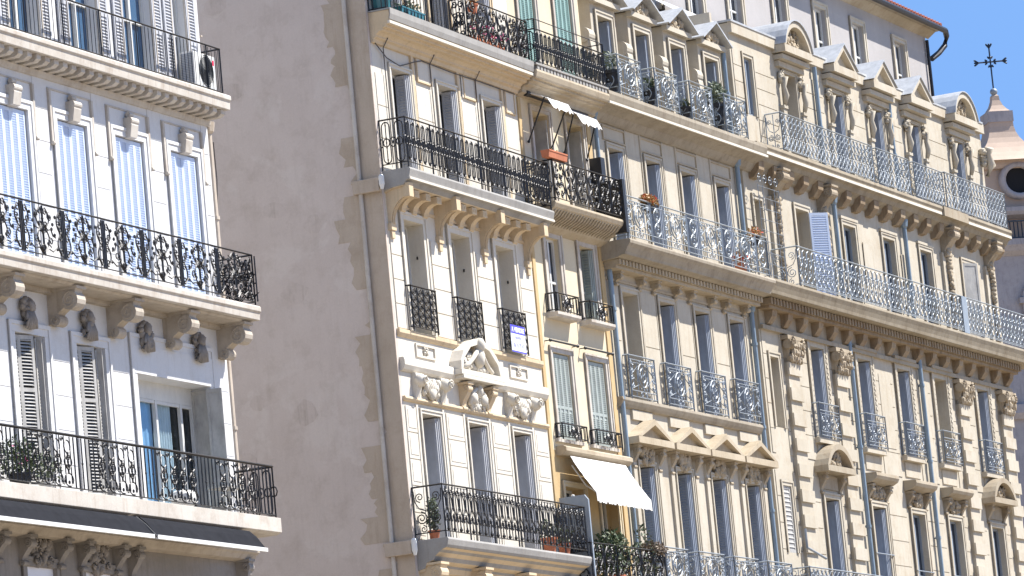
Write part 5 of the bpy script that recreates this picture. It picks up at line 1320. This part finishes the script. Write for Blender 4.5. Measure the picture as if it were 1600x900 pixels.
# belfry body with arched openings
m = MB(); Bw = Wt*1.32; 
square(m, [(Bw*.97, 0), (Bw*.97, Z(26.8))]); m.build('belfry', M['church_trim'], ch)
for rz in (0, -pi/2):
    m = MB(); yf = -Bw*.97; cx = .35*S; hw = .62*S; zb, zs = Z(21.5), Z(25.2)
    arch = arc_pts(cx, zs, hw, hw); out = arc_pts(cx, zs, hw+.22*S, hw+.22*S)
    m.poly([(cx-hw, zb)] + arch + [(cx+hw, zb), (cx+hw+.22*S, zb)] + out[::-1] + [(cx-hw-.22*S, zb)], 'y', -yf-.02, -yf+.12*S)
    for s in (-1, 1): m.box(cx+s*(hw+.11*S)-.22*S, cx+s*(hw+.11*S)+.22*S, yf-.2*S, yf, zs-.12*S, zs+.08*S)
    o_ = m.build('arch', M['church_trim'], ch); o_.rotation_euler = (0,0,rz)
    g = MB(); g.poly([(cx-hw, zb)] + arch + [(cx+hw, zb)], 'y', -yf+.01, -yf+.02); g.build('opening', M['bell_dark'], o_)
m = MB(); square(m, [(Bw*1.04, Z(21.0)), (Bw*1.1, Z(21.2)), (Bw*1.1, Z(21.5)), (Bw, Z(21.52))]); m.build('string_course', M['church_trim'], ch)
# pale marble building fragment right of the ochre corner
mg = empty('marble_portico', (ax.x+1.0, ax.y-45, 0), radians(8)); tag(mg, 'bright white marble front partly hidden behind the ochre corner', 'building')
def zz(z): return 1.6+(z-1.6)*((CH_D-45)/165.0)
m = MB(); m.box(-2.2, 6, 0, 10, 0, zz(20.4)); m.build('wall', M['E'], mg)
m = MB()
for k, (z, o_, h) in enumerate(((22.2, .5, .25), (21.9, .35, .3), (21.5, .45, .2), (19.2, .3, .2), (18.9, .2, .3))): m.box(-2.2-o_, 6, -o_, .5, zz(z), zz(z+h))
for k in range(7): m.ball((-2.0+k*.55, -.45, zz(21.75+.18*(k % 3))), .35, .35, .4, 9, 7, wob=.15)
m.build('cornice', M['A_trim'], mg)

# ================================================================== ground, sun, sky, camera
m = MB(); m.add([(-4000,-4000,0),(4000,-4000,0),(4000,4000,0),(-4000,4000,0)], [(0,1,2,3)]); g = m.build('ground', stone('pale_paving', (.33,.275,.205), (.29,.24,.175), (.25,.23,.2), .3)); g['kind'] = 'structure'
daz = radians(38); el = radians(54); t = radians(24)
n_ = Vector((cos(t), -sin(t), 0)); d_ = Vector((sin(t), cos(t), 0)); sh = n_*cos(daz)+d_*sin(daz)
sd = Vector((sh.x*cos(el), sh.y*cos(el), sin(el)))
L = bpy.data.lights.new('sun', 'SUN'); L.energy = 5.0; L.angle = radians(.55); L.color = (1.0, .95, .87)
lo = bpy.data.objects.new('sun', L); COL.objects.link(lo); lo.rotation_euler = sd.to_track_quat('Z', 'Y').to_euler()
wd = bpy.data.worlds.new('World'); sc.world = wd; wd.use_nodes = True; nt = wd.node_tree
bg = nt.nodes['Background']; sk = nt.nodes.new('ShaderNodeTexSky'); sk.sky_type = 'NISHITA'; sk.sun_disc = False; sk.sun_elevation = el
sk.sun_rotation = atan2(sh.x, sh.y); sk.air_density = 1.0; sk.dust_density = .0; sk.ozone_density = 2.4
tc = nt.nodes.new('ShaderNodeTexCoord'); sp_ = nt.nodes.new('ShaderNodeSeparateXYZ'); cb_ = nt.nodes.new('ShaderNodeCombineXYZ'); ma = nt.nodes.new('ShaderNodeMath'); ma.operation = 'MULTIPLY_ADD'
nt.links.new(tc.outputs['Generated'], sp_.inputs[0]); nt.links.new(sp_.outputs[2], ma.inputs[0]); ma.inputs[1].default_value = .75; ma.inputs[2].default_value = .8
nt.links.new(sp_.outputs[0], cb_.inputs[0]); nt.links.new(sp_.outputs[1], cb_.inputs[1]); nt.links.new(ma.outputs[0], cb_.inputs[2])
vn = nt.nodes.new('ShaderNodeVectorMath'); vn.operation = 'NORMALIZE'; nt.links.new(cb_.outputs[0], vn.inputs[0]); nt.links.new(vn.outputs[0], sk.inputs[0])
nt.links.new(mixc(nt, 1.0, sk.outputs[0], (.74, .85, .90), 'MULTIPLY'), bg.inputs[0]); bg.inputs[1].default_value = .14
F = 7195.19; pitch = radians(9.130); roll = radians(-5.3835)
fwd = Vector((0, cos(pitch), sin(pitch))); up0 = Vector((0, -sin(pitch), cos(pitch))); r0 = Vector((1, 0, 0))
r = r0*cos(roll)+up0*sin(roll); up = -r0*sin(roll)+up0*cos(roll)
cd = bpy.data.cameras.new('camera'); cd.sensor_width = 36; cd.lens = F/1600*36; cd.clip_start = .5; cd.clip_end = 9000
co = bpy.data.objects.new('camera', cd); COL.objects.link(co)
co.matrix_world = Matrix(((r.x, up.x, -fwd.x, 0), (r.y, up.y, -fwd.y, 0), (r.z, up.z, -fwd.z, 1.6), (0, 0, 0, 1)))
sc.camera = co
sc.view_settings.view_transform = 'Standard'; sc.view_settings.look = 'None'; sc.view_settings.gamma = 1; sc.view_settings.exposure = 1.08
sc.cycles.max_bounces = 8; sc.cycles.diffuse_bounces = 4
